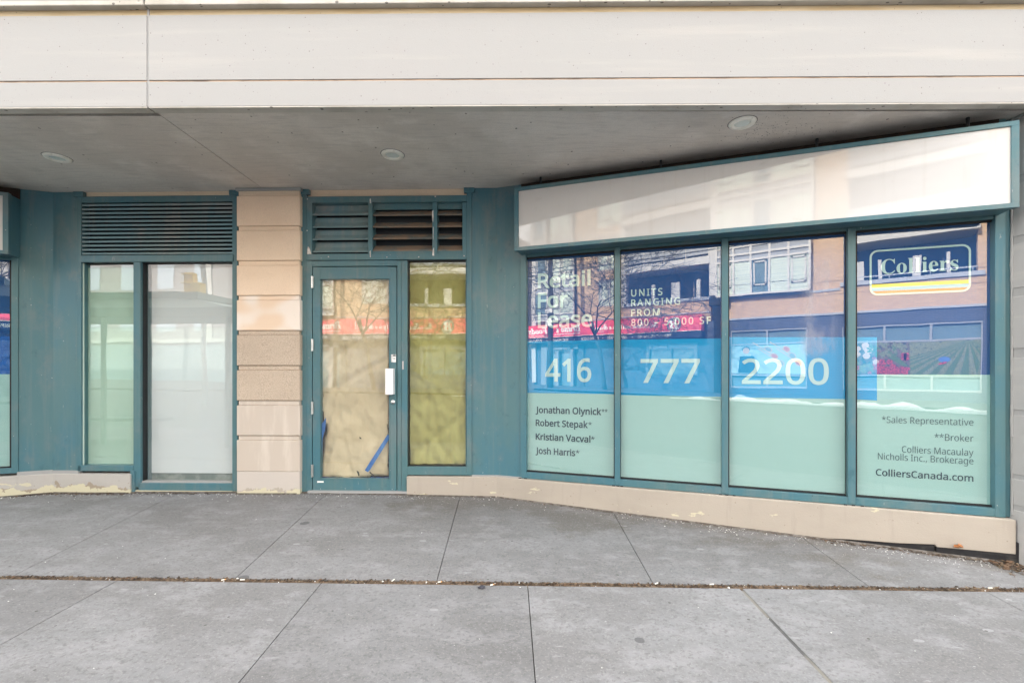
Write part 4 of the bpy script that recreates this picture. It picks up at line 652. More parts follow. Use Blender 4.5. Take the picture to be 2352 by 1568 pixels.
# left window: a green-tinted light and a taller clear one
m = MB(MID)
W0b(m, 178, 306, 1068.5, 1081.5, -.12, .0); W0b(m, 318, 533.5, 1109, 1126, -.12, .0)
W0b(m, 306.5, 322.5, 601, 1118, -.13, .0)
m.box(MID.s(322.5), MID.s(325), -.13, -.03, MID.z(324, 1110), MID.z(324, 601), 1)
m.box(MID.s(184), MID.s(187.5), -.035, -.02, MID.z(186, 1069), MID.z(186, 601), 2)
W0b(m, 187, 306, 601, 603.5, -.1, -.02, mi=1); W0b(m, 326, 533.5, 601, 603.5, -.1, -.02, mi=1)
W0b(m, 326, 533.5, 1104.5, 1109, -.1, -.02, mi=3)
wl = m.build('window', [teal, gasket, blind_mint, sealant], B, bevel=.003)
def pane(par, w, u0, u1, v0, v1, d, mat, rot=0, name='glass_pane'):
    a, b = w.s(u0, d), w.s(u1, d); um = (u0 + u1) / 2; z0, z1 = w.z(um, v1, d), w.z(um, v0, d)
    m = MB(w); k = math.tan(R(rot)) * (b - a) / 2
    P = [(a, d - k, z0), (b, d + k, z0), (b, d + k, z1), (a, d - k, z1)]; Q = [(x, y - .006, z) for x, y, z in P]
    m.add(P + Q, [(0, 1, 2, 3), (7, 6, 5, 4), (0, 4, 5, 1), (1, 5, 6, 2), (2, 6, 7, 3), (3, 7, 4, 0)], [0, 1, 1, 1, 1, 1])
    return m.build(name, [mat, clear_edge], par)
pane(wl, MID, 186, 308, 602, 1070, -.055, glass_green); pane(wl, MID, 325, 535, 602, 1110, -.055, glass_clear)

# grille over the door: three bays, one closed and two with dusty blades
m = MB(MID); zt, zb = MID.z(890, 450), MID.z(890, 596.5)
W0b(m, 704.5, 1072, 450, 464.5, -.12, .004); W0b(m, 704.5, 1072, 582, 596.5, -.12, .004)
W0b(m, 704.5, 717, 464.5, 582, -.12, .004); W0b(m, 845.5, 855.5, 464.5, 582, -.12, .004); W0b(m, 993, 1004, 464.5, 582, -.12, .004); W0b(m, 1062, 1072, 464.5, 582, -.12, .004)
gd = m.build('louvre_grille', teal, B, bevel=.003)
gz0, gz1 = MID.z(890, 582), MID.z(890, 464.5)
m = MB(MID); h = (gz1 - gz0) / 4.12
for k in range(5):
    zz = gz1 - h * k; zl = max(gz0, zz - h)
    if zz - zl < .02: continue
    m.bar([(-.092, zz), (-.085, zz), (-.075, zz - h * .45), (-.05, zz - h * .75), (-.012, zz - h * .87), (-.008, zz - h * .99), (-.016, zz - h * .995), (-.06, zz - h * .9), (-.09, zz - h * .6)], MID.s(717), MID.s(845.5))
m.build('louvre_blades', teal_louvre, gd)
for u0, u1 in ((855.5, 993), (1004, 1062)):
    m = MB(MID); h = (gz1 - gz0) / 4.35
    m.box(MID.s(u0), MID.s(u1), -.06, -.045, gz1 - h * .52, gz1, 1)
    for k in range(4):
        zz = gz1 - h * (k + .56)
        m.bar([(-.1, zz), (-.094, zz + .006), (-.012, zz - h * .46), (-.008, zz - h * .58), (-.016, zz - h * .58), (-.02, zz - h * .50), (-.1, zz - .01)], MID.s(u0), MID.s(u1), 0)
    m.bar([(-.05, gz0), (-.012, gz0), (-.012, gz0 + .03), (-.05, gz0 + .06)], MID.s(u0), MID.s(u1), 1)
    m.build('louvre_blades', [dusty_blade, teal], gd)
m = MB(MID); m.box(MID.s(717), MID.s(1062), -.14, -.12, gz0, gz1); m.build('grille_backing', dark_inside, gd)
# flaked paint and screw heads
def flake(pts, dd=.0052, w=MID): m = MB(w); m.add([(w.s(u), dd, w.z(u, v)) for u, v in pts] + [(w.s(u), dd - .0006, w.z(u, v)) for u, v in pts], [tuple(range(len(pts)))] + [(i, (i + 1) % len(pts), len(pts) + (i + 1) % len(pts), len(pts) + i) for i in range(len(pts))]); m.build('paint_chip', bare_metal, gd)
for pts in ([(707, 571), (708, 566), (712, 571), (715, 581), (716, 583.5), (706, 584)], [(849.5, 458), (852, 456), (853, 467), (850, 468)], [(992.5, 486), (995.5, 483), (996, 500), (995, 511), (993, 505)],
            [(995, 520), (996.2, 524), (995.5, 552), (994.5, 546)], [(994, 575), (997, 568), (997.5, 588), (993, 587)], [(849.5, 578), (851.5, 575), (852, 590), (850, 588)], [(998, 451), (1001, 450), (1002, 453), (999, 454)]): flake(pts)
for u, v in ((755, 590), (889, 591), (962, 590.5), (706.5, 458), (706, 530), (1066, 588), (851, 590)): flake([(u - 1.2, v - 1), (u + 1.2, v - 1.2), (u + 1, v + 1), (u - 1, v + 1)])

# door and its frame
m = MB(MID)
W0b(m, 704.5, 716.5, 598.5, 1131, -.13, -.006); W0b(m, 912.5, 922.5, 598.5, 1131, -.13, -.006)
W0b(m, 716.5, 912.5, 598.5, 611, -.13, -.006); W0b(m, 922.5, 935.5, 598.5, 1131, -.13, .004)
W0b(m, 706, 935, 1128, 1133, -.16, .03, mi=1)
df_ = m.build('door_frame', [teal, sealant], B, bevel=.003)
m = MB(MID)
D0, D1 = -.07, -.012
W0b(m, 718.5, 735.5, 613, 1126, D0, D1); W0b(m, 894, 910.8, 613, 1126, D0, D1)
W0b(m, 735.5, 894, 613, 640.5, D0, D1); W0b(m, 735.5, 894, 1099, 1126, D0, D1)
W0b(m, 733.5, 735.7, 634, 1100, D0, D1 + .004); W0b(m, 893.7, 896, 634, 1100, D0, D1 + .004); W0b(m, 733.5, 896, 637, 640.7, D0, D1 + .004); W0b(m, 733.5, 896, 1098.6, 1101, D0, D1 + .004)
m.box(MID.s(719), MID.s(910), -.10, -.072, MID.z(815, 1126), MID.z(815, 1121), 1)
door = m.build('door', [teal, gasket], B, bevel=.002)
pane(door, MID, 735, 894.5, 640, 1099.5, -.035, glass_door)
for v0, v1 in ((634, 661.5), (778, 806), (922, 951), (1066, 1095)):
    m = MB(MID); um = 716.8; s0 = MID.s(um); a, b = MID.z(um, v1), MID.z(um, v0)
    for k in range(5):
        z = a + (b - a) * k / 5; m.lathe([(.0, 0), (.0095, .001), (.0095, (b - a) / 5 - .002), (0, (b - a) / 5 - .001)], (s0, .002, z), n=12)
    m.box(s0 - .012, s0 + .012, -.012, -.004, a + .003, b - .003)
    m.build('hinge', steel, door, smooth=False)
m = MB(MID)                                         # white pull: a folded plate standing off the stile
a, b = MID.z(893, 905), MID.z(893, 846); s0, s1 = MID.s(884.5, .06), MID.s(902.5, .06)
m.add([(s0, .055, a), (s0 + .045, .066, a), (s1, .06, a), (s1 + .002, -.010, a), (s1 - .006, -.010, a), (s1 - .008, .05, a), (s0 + .045, .058, a), (s0 + .004, .049, a),
       (s0, .055, b), (s0 + .045, .066, b), (s1, .06, b), (s1 + .002, -.010, b), (s1 - .006, -.010, b), (s1 - .008, .05, b), (s0 + .045, .058, b), (s0 + .004, .049, b)],
      [tuple(range(8)), tuple(range(15, 7, -1))] + [(i, (i + 1) % 8, 8 + (i + 1) % 8, 8 + i) for i in range(8)])
m.build('handle', white_metal, door, bevel=.0015)
m = MB(MID); c = (MID.s(902.2), -.012, MID.z(902.2, 923))
m.lathe([(.0, 0), (.0235, 0), (.0235, .006), (.019, .010), (.012, .0105), (.0115, .012), (0, .012)], c, axis=1, n=28); m.box(c[0] - .0035, c[0] + .0035, .0, .0008, c[2] - .010, c[2] - .001, 1)
m.build('lock', [steel, hole_mat], door, smooth=True)
for u, v in ((735, 1122.5), (792, 1122), (847, 1123), (900, 1123.5), (901, 918)): m = MB(MID); m.lathe([(0, 0), (.0035, 0), (.003, .0015), (0, .002)], (MID.s(u), -.012, MID.z(u, v)), axis=1, n=8); m.build('screw', steel, door)
m = MB(MID); W0b(m, 923.6, 927.6, 829, 848, .004, .0065); m.build('strike_patch', grey_metal, df_)

# sidelight
m = MB(MID)
W0b(m, 934, 1072, 1071.5, 1090.5, -.12, .002); W0b(m, 935.5, 938.5, 597, 1073, -.12, -.03, mi=1); W0b(m, 1069.5, 1072, 597, 1073, -.12, -.02); W0b(m, 935.5, 1072, 596, 599.5, -.12, -.02, mi=1); W0b(m, 938, 1070, 1068.5, 1071.6, -.12, -.03, mi=1)
wsd = m.build('window', [teal, gasket], B, bevel=.003)
pane(wsd, MID, 937, 1071, 598, 1071, -.05, glass_olive, rot=.6)

# stone pier between the window and the door
m = MB(MID); d1 = .055; s0, s1 = MID.s(543.5, d1), MID.s(689, d1)
vb = [(449.6, 518.5), (529, 598), (609, 678), (689, 758.6), (769, 839), (850, 919.5), (931, 1000), (1011, 1082.5)]
mats = [0, 0, 0, 1, 2, 2, 3, 3]
zp = SOF
for k, (v0, v1) in enumerate(vb):
    za, zb_ = MID.z(616, v0, d1), MID.z(616, v1, d1)
    c = .006                                        # blocks with eased edges, recessed bands between them
    m.add([(s0, -.1, zb_), (s1, -.1, zb_), (s1, -.1, za), (s0, -.1, za), (s0, d1 - c, zb_), (s1, d1 - c, zb_), (s1, d1 - c, za), (s0, d1 - c, za), (s0 + c, d1, zb_ + c), (s1 - c, d1, zb_ + c), (s1 - c, d1, za - c), (s0 + c, d1, za - c)],
          [(0, 1, 5, 4), (1, 2, 6, 5), (2, 3, 7, 6), (3, 0, 4, 7), (4, 5, 9, 8), (5, 6, 10, 9), (6, 7, 11, 10), (7, 4, 8, 11), (8, 9, 10, 11)], mats[k])
    m.box(s0 + .014, s1 - .014, -.1, d1 - .016, za + .004, zp - .004, mats[k]); m.box(s0 + .016, s1 - .016, -.1, d1 - .024, za - .002, zp + .002, 5); zp = zb_
m.box(s0 + .004, s1 - .004, -.1, d1 - .002, -.25, zp, 4)
m.build('stone_pier', [stone_tan, stone_bleached, stone_rough, stone_pale, stone_base, groove_mat], B)
m = MB(MID); m.box(s0 - .01, s1 + .012, -.05, d1 + .012, SOF - .03, SOF - .001); m.build('pier_sealant', sealant, B, bevel=.006)

# blue-green cladding that turns the corners
m = MB(); zt, zb = SOF, MID.z(1110, 1092)
p = [MID((MID.s(1083), -.012, 0)), MID((MID.s(1141), -.012, 0)), ANG((ANG.s(1197), -.012, 0))]
q = [Vector((v.x, v.y + .1, 0)) for v in p]; P = p + q[::-1]
m.add([(v.x, v.y, zb) for v in P] + [(v.x, v.y, zt) for v in P], [tuple(range(6)), tuple(range(11, 5, -1))] + [(i, (i + 1) % 6, 6 + (i + 1) % 6, 6 + i) for i in range(6)])
m.build('cladding_panel', teal_panel, B)
m = MB(); zb = MID.z(178, 1086)
p = [LFT((LFT.s(41), -.012, 0)), LFT((LFT.s(121), -.012, 0)), MID((MID.s(177), -.012, 0))]
q = [Vector((v.x, v.y + .1, 0)) for v in p]; P = p + q[::-1]
m.add([(v.x, v.y, zb) for v in P] + [(v.x, v.y, zt) for v in P], [tuple(range(6)), tuple(range(11, 5, -1))] + [(i, (i + 1) % 6, 6 + (i + 1) % 6, 6 + i) for i in range(6)])
m.build('cladding_panel', teal_panel, B)
# grey caulk under the cladding
for w, u0, u1, va, vb_ in ((MID, 1083.5, 1141, 1090.5, 1096.5), (ANG, 1141, 1198, 1093, 1101)):
    m = MB(w); m.box(w.s(u0), w.s(u1), -.05, .004, w.z((u0 + u1) / 2, vb_), w.z((u0 + u1) / 2, va)); m.build('caulk', sealant, B)
for w, u0, u1, va, vb_ in ((MID, 121, 180, 1080, 1090), (LFT, 40, 121, 1081, 1092)):
    m = MB(w); m.box(w.s(u0), w.s(u1), -.05, .004, w.z((u0 + u1) / 2, vb_), w.z((u0 + u1) / 2, va)); m.build('caulk', sealant, B)

# --- angled shop window on the right
GD = -.05
gl_u = [(1208.5, 1411), (1425, 1658), (1673.5, 1943), (1966, 2279)]
m = MB(ANG); zb0 = ANG.z(1205, 1097.8); zgb = ANG.z(1209, 1079, GD); zgt = ANG.z(1209, 595, GD)
zsb = EYE + 1.178                                   # underside of the sign box
m.box(ANG.s(1195), ANG.s(1208), -.14, 0, zb0 - .0, SOF - .006); m.box(ANG.s(2285.5), ANG.s(2310), -.14, 0, zb0, SOF - .006)
m.box(ANG.s(2310), ANG.s(2327), -.16, -.03, zb0, SOF - .006)
m.box(ANG.s(1208), ANG.s(2285.5), -.14, -.002, zb0, zgb - .012)
m.box(ANG.s(1208), ANG.s(2285.5), -.14, -.012, zgt + .012, SOF - .006)
fr = m.build('window', [teal, gasket], B, bevel=.003)
for u0, u1 in ((1411.5, 1424), (1657.8, 1672.6), (1947.5, 1965.2)):
    m = MB(ANG); m.box(ANG.s(u0), ANG.s(u1), -.13, .003, zb0 + .012, zgt + .03); m.build('mullion', teal, fr, bevel=.003)
m = MB(ANG)                                         # black glazing gaskets round each light
for u0, u1 in gl_u:
    a, b = ANG.s(u0, GD), ANG.s(u1, GD)
    m.box(a - .012, a + .004, -.08, GD + .012, zgb - .012, zgt + .012); m.box(b - .004, b + .012, -.08, GD + .012, zgb - .012, zgt + .012)
    m.box(a + .004, b - .004, -.08, GD + .012, zgb - .012, zgb + .004); m.box(a + .004, b - .004, -.08, GD + .012, zgt - .004, zgt + .012)
m.build('gasket', gasket, fr)
for u0, u1 in gl_u: pane(fr, ANG, u0 - .5, u1 + .5, 595, 1079, GD, glass_show)
for gp in [o for o in fr.children if o.name.startswith('glass_pane')]:      # all four lights share one height
    for vtx in gp.data.vertices:
        w_ = vtx.co.z + gp['at'][2]; vtx.co.z = (zgb if w_ < 1.2 else zgt) - gp['at'][2]
for u in (1194.5, 1207, 1409, 1419, 1428, 1655, 1669, 1686, 1942, 1960, 1980):
    m = MB(ANG); m.box(ANG.s(u - 3.2), ANG.s(u + 3.2), -.01, .006, zb0 - .012, zb0 + .004); m.build('weep_slot', hole_mat, fr)

# low concrete wall under the right-hand front
def low_wall(stations, name, mat, top, deep=.25):
    """stations: (wall, u, v of the lower edge or None) along the face."""
    V = []; n = len(stations)
    for w, u, vl in stations:
        s = w.s(u, .03); zb_ = w.z(u, vl, .03) if vl else -.35
        V += [w((s, .03, zb_)), w((s, .03, top))]
    V += [v + Vector((0, deep, 0)) for v in V[:2 * n]]; k = 2 * n
    fs_ = []
    for i in range(n - 1):
        a = 2 * i; fs_ += [(a, a + 2, a + 3, a + 1), (k + a, k + a + 1, k + a + 3, k + a + 2), (a + 1, a + 3, k + a + 3, k + a + 1), (a, k + a, k + a + 2, a + 2)]
    fs_ += [(0, 1, k + 1, k), (2 * n - 2, k + 2 * n - 2, k + 2 * n - 1, 2 * n - 1)]
    m = MB(); m.add(V, fs_); return m.build(name, mat, B, bevel=.006)
zsill = zb0 - .004
low_wall([(MID, 934, None), (MID, 1141, None), (ANG, 1500, None), (ANG, 1790, None), (ANG, 1861, 1234.5), (ANG, 1950, 1238.5), (ANG, 2060, 1247), (ANG, 2150, 1250.5), (ANG, 2152, 1256), (ANG, 2240, 1264), (ANG, 2334, 1273)], 'base_wall', base_right, zsill)
m = MB(ANG); s0, s1 = ANG.s(1800, .02), ANG.s(2340, .02)
m.box(s0, ANG.s(2147, .02), -.1, .022, -.4, .06); m.box(ANG.s(2149, .02), s1, -.1, .028, -.4, .02); m.build('membrane_strip', membrane, B, bevel=.008)
low_wall([(LFT, -600, None), (LFT, -5, None), (LFT, 121, None), (MID, 200, None), (MID, 299, None)], 'base_wall', base_left, MID.z(240, 1088.5, .03))
m = MB(MID); W0b(m, 300, 545, 1126, 1140, -.2, .0); m.build('sill_stone', stone_base, B)
W_ = MB(MID); W0b(W_, 299, 309, 1080, 1131, -.12, .012); W_.build('post', teal, B, bevel=.003)

# --- angled window on the left, mostly out of the picture
zlb, zlt = LFT.z(20, 1071, GD), LFT.z(20, 598, GD); zl0 = LFT.z(20, 1087)
m = MB(LFT); m.box(LFT.s(26), LFT.s(41.5), -.14, 0, zl0, SOF - .006); m.box(LFT.s(26) - 1.2, LFT.s(26), -.14, -.002, zl0, zlb - .01); m.box(LFT.s(26) - 1.2, LFT.s(26), -.14, -.012, zlt, SOF - .006)
m.box(LFT.s(26) - 1.28, LFT.s(26) - 1.2, -.14, 0, zl0, SOF - .006)
wleft = m.build('window', teal, B, bevel=.003)
m = MB(LFT); s1 = LFT.s(24.5, GD); m.box(s1, s1 + .02, -.08, GD + .012, zlb, zlt); m.box(s1 - 1.16, s1, -.08, GD + .012, zlb - .012, zlb + .004); m.build('gasket', gasket, wleft)
m = MB(LFT); a = s1 - 1.16
m.add([(a, GD, zlb), (s1, GD, zlb), (s1, GD, zlt), (a, GD, zlt), (a, GD - .006, zlb), (s1, GD - .006, zlb), (s1, GD - .006, zlt), (a, GD - .006, zlt)], [(0, 1, 2, 3), (7, 6, 5, 4), (0, 4, 5, 1), (1, 5, 6, 2), (2, 6, 7, 3), (3, 7, 4, 0)], [0, 1, 1, 1, 1, 1])
m.build('glass_pane', [glass_show, clear_edge], wleft)

# banded stone return at the right end
m = MB(); c0 = ANG((ANG.s(2327), -.03, 0)); x0 = c0.x; yb = c0.y + .4
zz = -.4; k = 0
bands = [(-.4, .26), (.30, .50), (.535, .99), (1.03, 1.43), (1.50, 1.90), (1.965, 2.3), (2.36, 2.76), (2.82, 3.22), (3.26, SOF)]
for a, b in bands: m.box(x0, x0 + 2.2, 3.425, yb, a, b, 0)
m.box(x0 + .006, x0 + 2.2, 3.435, yb, -.4, SOF - .002, 1)
m.build('end_pier', [precast, sealant], B, bevel=.005)
m = MB()
for k in range(26):
    z = .22 + k * .12; m.tube([(x0 - .004, c0.y - .012 + random.uniform(-.004, .004), z), (x0 - .002, c0.y - .012, z + .06), (x0 - .004, c0.y - .012 + random.uniform(-.004, .004), z + .121)], random.uniform(.004, .010), 6)
m.build('pier_caulk', sealant, B)

# ------------------------------------------------------------------ things fixed to or standing at the front
def sign_box(w, s0, s1, label, left=False):
    z0, z1 = EYE + 1.178, EYE + 1.816
    c = w(((s0 + s1) / 2, 0, z0)); T = thing('sign_box', c, label, 'sign', 'blank sign boxes over the shop windows')
    m = MB(w); m.box(s0 + .01, s1 - .01, .0, .185, z0 + .006, z1 - .006); m.build('housing', teal, T)
    m = MB(w); m.box(s0 + .012, s1 - .012, .0, .148, z1 - .006, z1 - .002); m.box(s0 + .012, s1 - .012, -.008, .004, z1 - .002, SOF - .002); m.build('gap_shade_cover', rust_gap_shade, T)  # dark rusty plates added to deepen the shade above the housing
    m = MB(w); t = .045
    m.box(s0, s1, .15, .2, z0, z0 + t * .8); m.box(s0, s1, .15, .2, z1 - t * .8, z1); m.box(s0, s0 + t, .15, .2, z0 + t * .8, z1 - t * .8); m.box(s1 - t, s1, .15, .2, z0 + t * .8, z1 - t * .8)
    m.build('frame', teal, T, bevel=.002)
    m = MB(w); n = 24
    V = []
    for i in range(n + 1):                           # the acrylic sheet bows a little between its edges
        s = s0 + t + (s1 - s0 - 2 * t) * i / n; V += [(s, .188, z0 + t * .8), (s, .188, z1 - t * .8)]
    m.add(V, [(2 * i, 2 * i + 2, 2 * i + 3, 2 * i + 1) for i in range(n)]); m.build('face', white_acrylic, T)
    for s in (s0 + .25, s0 + (s1 - s0) * .36, s0 + (s1 - s0) * .68, s1 - .25): m = MB(w); m.tube([(s, .1, z1 - .02), (s, .1, SOF + .01)], .012, 6); m.build('hanger', gasket, T)
    return T
c0s = ANG.s(1181, .2); c1s = ANG.s(2341.5, .2)
sign_box(ANG, c0s, c1s, 'long blank white sign box in a teal frame above the four-light angled window')
sign_box(LFT, LFT.s(49) - 2.6, LFT.s(49), 'end of a blank white sign box cut off at the left edge of the picture')

for (u, v), lab in (((132, 362), 'round recessed soffit light left of the joint across the soffit'), ((902, 355), 'round recessed soffit light in front of the door'), ((1705, 282), 'round recessed soffit light with mould specks, above the white sign box')):
    y = (SOF - EYE) * F / (V0 - v); x = (u - U0) / F * y
    T = thing('downlight', (x, y, SOF), lab, 'light', 'recessed lights in the soffit')
    m = MB(); m.lathe([(.058, .03), (.058, -.004), (.064, -.016), (.094, -.013), (.102, -.002), (.102, .001)], (x, y, SOF), n=40); o = m.build('trim_ring', trim_mat, T, smooth=True)
    m = MB(); m.lathe([(.100, -.0015), (.1065, -.0012), (.1065, .004), (.100, .004)], (x, y, SOF), n=40); m.build('shadow_ring', speck_shadow_mat, T)  # added dark ring, the trim's shadow outline painted onto the soffit
    m = MB(); m.lathe([(0, -.009), (.050, -.009), (.060, -.004), (.060, .012), (0, .012)], (x, y, SOF), n=40); m.build('lens', lens_mat, T)
y = (SOF - EYE) * F / (V0 - 290); x0 = (1705 - U0) / F * y
m = MB()
for k in range(230):                                 # mould specks on the soffit round the third light
    a = random.gauss(0, 1); xx = x0 + .14 + random.gauss(0, .22) + abs(a) * .1; yy = y + .03 + random.gauss(0, .12); r = random.choice((.0015, .002, .003, .004))
    if (xx - x0) ** 2 + (yy - y - .04) ** 2 < .012: continue
    m.add([(xx + r * math.cos(t) * random.uniform(.6, 2), yy + r * math.sin(t), SOF - .0006) for t in (0, 1.2, 2.6, 3.9, 5.1)], [(0, 1, 2, 3, 4)])
tag(m.build('mould', speck_shadow_mat), 'black mould specks on the soffit beside the recessed light', 'mould', kind='stuff')

# --- printed vinyl behind the four lights of the angled window
zb1, zb0_ = ANG.z(1209, 784, GD), ANG.z(1209, 902, GD)       # blue band
zbb = [(ANG.z(1210, 902, GD), ANG.z(1411, 905, GD)), (ANG.z(1425, 907, GD), ANG.z(1658, 911, GD)), (ANG.z(1674, 912, GD), ANG.z(1943, 916.5, GD)), (ANG.z(1966, 917, GD), ANG.z(2015, 919.6, GD))]
zbt = [(ANG.z(1210, 784, GD), ANG.z(1411, 780, GD)), (ANG.z(1425, 780, GD), ANG.z(1658, 777, GD)), (ANG.z(1674, 774, GD), ANG.z(1943, 774, GD)), (ANG.z(1966, 774, GD), ANG.z(2015, 774, GD))]
FD = GD - .010
labels = ['navy window graphic announcing retail for lease, with 416 and four names below', 'window graphic listing unit sizes in square feet above a large 777',
          'window graphic with only the number 2200 on its blue band', 'window graphic with a boxed logo over striped bars and small print bottom right']
GR = []
def sheet(m, w, P, d, t=.0008): n = len(P); m.add([(s, d, z) for s, z in P] + [(s, d - t, z) for s, z in P], [tuple(range(n)), tuple(range(2 * n - 1, n - 1, -1))] + [(i, (i + 1) % n, n + (i + 1) % n, n + i) for i in range(n)], 0, w)
for k, (u0, u1) in enumerate(gl_u):
    a, b = ANG.s(u0, GD), ANG.s(u1, GD)
    T = thing('window_graphic', ANG((a, FD, zgb)), labels[k], 'window graphic', 'vinyl graphics in the angled shop window'); GR.append(T)
    m = MB(); sheet(m, ANG, [(a - .008, zgb - .008), (b + .008, zgb - .008), (b + .008, zgt + .008), (a - .008, zgt + .008)], FD); m.build('dark_film', navy, T)
    m = MB()
    if k < 3: sheet(m, ANG, [(a - .008, zgb - .006), (b + .008, zgb - .006), (b + .008, zbb[k][1]), (a - .008, zbb[k][0])], FD + .002)
    else:
        se = ANG.s(2015, GD); ze = ANG.z(2140, 860, GD)
        sheet(m, ANG, [(a - .008, zgb - .006), (b + .008, zgb - .006), (b + .008, ze), (se, ze), (se, zbb[3][1]), (a - .008, zbb[3][0])], FD + .002)
    m.build('pale_film', mint, T)
    m = MB(); bb = b + .008 if k < 3 else ANG.s(2015, GD)
    sheet(m, ANG, [(a - .008, zbb[k][0]), (bb, zbb[k][1]), (bb, zbt[k][1]), (a - .008, zbt[k][0])], FD + .002); m.build('blue_band', cyan, T)
LD = FD + .0045
def put(T, style, text, u0, u1, v, capv, mat, bold=0, track=0, uz=None, right=False, name='lettering'):
    """v is the baseline at the left end, capv the height of the capitals there."""
    m = MB(); z = ANG.z(u0 if uz is None else uz, v, GD); cap = capv / F * ANG.y(u0 if uz is None else uz, GD)
    write(m, style, text, ANG.s(u0, GD), ANG.s(u1, GD), z, cap, LD, ANG, bold, track); return m.build(name, mat, T)
T = GR[0]
for t, u1, v, cv in (('Retail', 1356, 661.6, 32), ('For', 1304, 707, 33.5), ('Lease', 1360, 752.5, 34)):
    m = MB(); write(m, 's', t, ANG.s(1235, GD), ANG.s(u1, GD), ANG.z(1235, v, GD), cv / F * ANG.y(1235, GD), LD, ANG, .02); m.build('headline', letter_v, T)
put(T, 's', '416', 1252, 1357.8, 874.5, 49.5, letter_v, .016, name='phone_digits')
for t, st, u1, us, v in (('Jonathan Olynick', '**', 1381, 1395, 947.5), ('Robert Stepak', '*', 1350, 1359, 977.2), ('Kristian Vacval', '*', 1356, 1365.5, 1009), ('Josh Harris', '*', 1321, 1331, 1041)):
    z = ANG.z(1230, v, GD); cap = 13.9 / F * ANG.y(1230, GD)
    m = MB(); write(m, 's', t, ANG.s(1230, GD), ANG.s(u1, GD), z, cap, LD, ANG, .022)
    write(m, 's', st, ANG.s(u1 + .8, GD), ANG.s(us, GD), z + cap * .12, cap * .8, LD, ANG, .0); m.build('name_line', ink, T)
T = GR[1]
for t, u1, v in (('UNITS', 1521.5, 680.6), ('RANGING', 1562, 703.2), ('FROM', 1515, 726), ('800 – 5,000 SF', 1633, 748.2)):
    m = MB(); write(m, 's', t, ANG.s(1449.5, GD), ANG.s(u1, GD), ANG.z(1449.5, v, GD), 15.2 / F * ANG.y(1449.5, GD), LD, ANG, .014, .13); m.build('headline', letter_v, T)
put(T, 's', '777', 1471, 1607.6, 877.3, 51.5, letter_v, .016, .02, name='phone_digits')
put(GR[2], 's', '2200', 1704, 1904, 880, 55, letter_v, .012, name='phone_digits')
T = GR[3]
for t, u0, v, mat, bo in (('*Sales Representative', 2026, 977.2, 0, -.004), ('**Broker', 2147, 1014.3, 0, -.004), ('Colliers Macaulay', 2072, 1046.8, 0, -.004), ('Nicholls Inc., Brokerage', 2017, 1066.2, 0, -.004), ('ColliersCanada.com', 2012, 1105.6, 1, .012)):
    z = ANG.z(2236.5, v, GD); cap = 15.6 / F * ANG.y(2236, GD)
    m = MB(); write(m, 's', t, ANG.s(u0, GD), ANG.s(2236.5, GD), z, cap, LD, ANG, bo, mi=0); m.build('small_print', ink if mat else ink_grey, T)
# boxed logo
def rrect(x0, x1, z0, z1, r, n=7):
    P = []
    for cx, cz, a0 in ((x1 - r, z1 - r, 0), (x0 + r, z1 - r, 90), (x0 + r, z0 + r, 180), (x1 - r, z0 + r, 270)):
        P += [(cx + r * math.cos(R(a0 + 90 * k / n)), cz + r * math.sin(R(a0 + 90 * k / n))) for k in range(n + 1)]
    return P
x0, x1 = ANG.s(1997.8, GD), ANG.s(2231, GD); z0, z1 = ANG.z(2010, 678.5, GD), ANG.z(2010, 574.5, GD)
t = .0145; o_, i_ = rrect(x0, x1, z0, z1, .058), rrect(x0 + t, x1 - t, z0 + t, z1 - t, .045); n = len(o_)
m = MB(); V = [(x, LD, z) for x, z in o_] + [(x, LD, z) for x, z in i_]; m.add(V, [(k, (k + 1) % n, n + (k + 1) % n, n + k) for k in range(n)], 0, ANG); m.build('logo_border', letter_v, T)
m = MB()
def band(m, za, zb_, mi):
    """A bar across the inside of the box, cut by its rounded corners."""
    def xe(z):
        r = .045; dz = max(0, (z0 + t + r) - z); return r - math.sqrt(max(0, r * r - dz * dz)) if dz > 0 else 0
    k = 8; zs = [za + (zb_ - za) * j / k for j in range(k + 1)]
    m.add([(x0 + t + xe(z), LD - .001, z) for z in zs] + [(x1 - t - xe(z), LD - .001, z) for z in zs], [(j, j + 1, k + 2 + j, k + 1 + j) for j in range(k)], mi, ANG)
hz = z1 - z0
band(m, z0 + hz * .172, z0 + hz * .247, 0); band(m, z0 + hz * .095, z0 + hz * .172, 1); band(m, z0 + t, z0 + hz * .095, 2)
m.build('logo_bars', [yellow_v, sky_v, orange_v], T)
m = MB(); write(m, 'b', 'Colliers', ANG.s(2024, GD), ANG.s(2202, GD), z0 + hz * .462, hz * .318, LD, ANG, .0, .0, capem=.455); m.build('logo_word', letter_v, T)

T = thing('window_graphic', LFT((-.3, FD, zlb)), 'sliver of a navy and pale green window graphic at the left edge', 'window graphic', 'vinyl graphics in the shop windows')
m = MB(); a, b = LFT.s(24.5, GD) - 1.15, LFT.s(24.5, GD); zm = LFT.z(15, 859, GD)
sheet(m, LFT, [(a, zlb), (b, zlb), (b, zlt), (a, zlt)], FD); m.build('dark_film', navy, T)
m = MB(); sheet(m, LFT, [(a, zlb), (b, zlb), (b, zm), (a, zm)], FD + .002); m.build('pale_film', mint, T)
m = MB(); sheet(m, LFT, [(a, zm), (b, zm), (b, LFT.z(15, 772, GD)), (a, LFT.z(15, 772, GD))], FD + .002); m.build('blue_band', M('deep_blue_vinyl', (.0, .10, .42), .4), T)

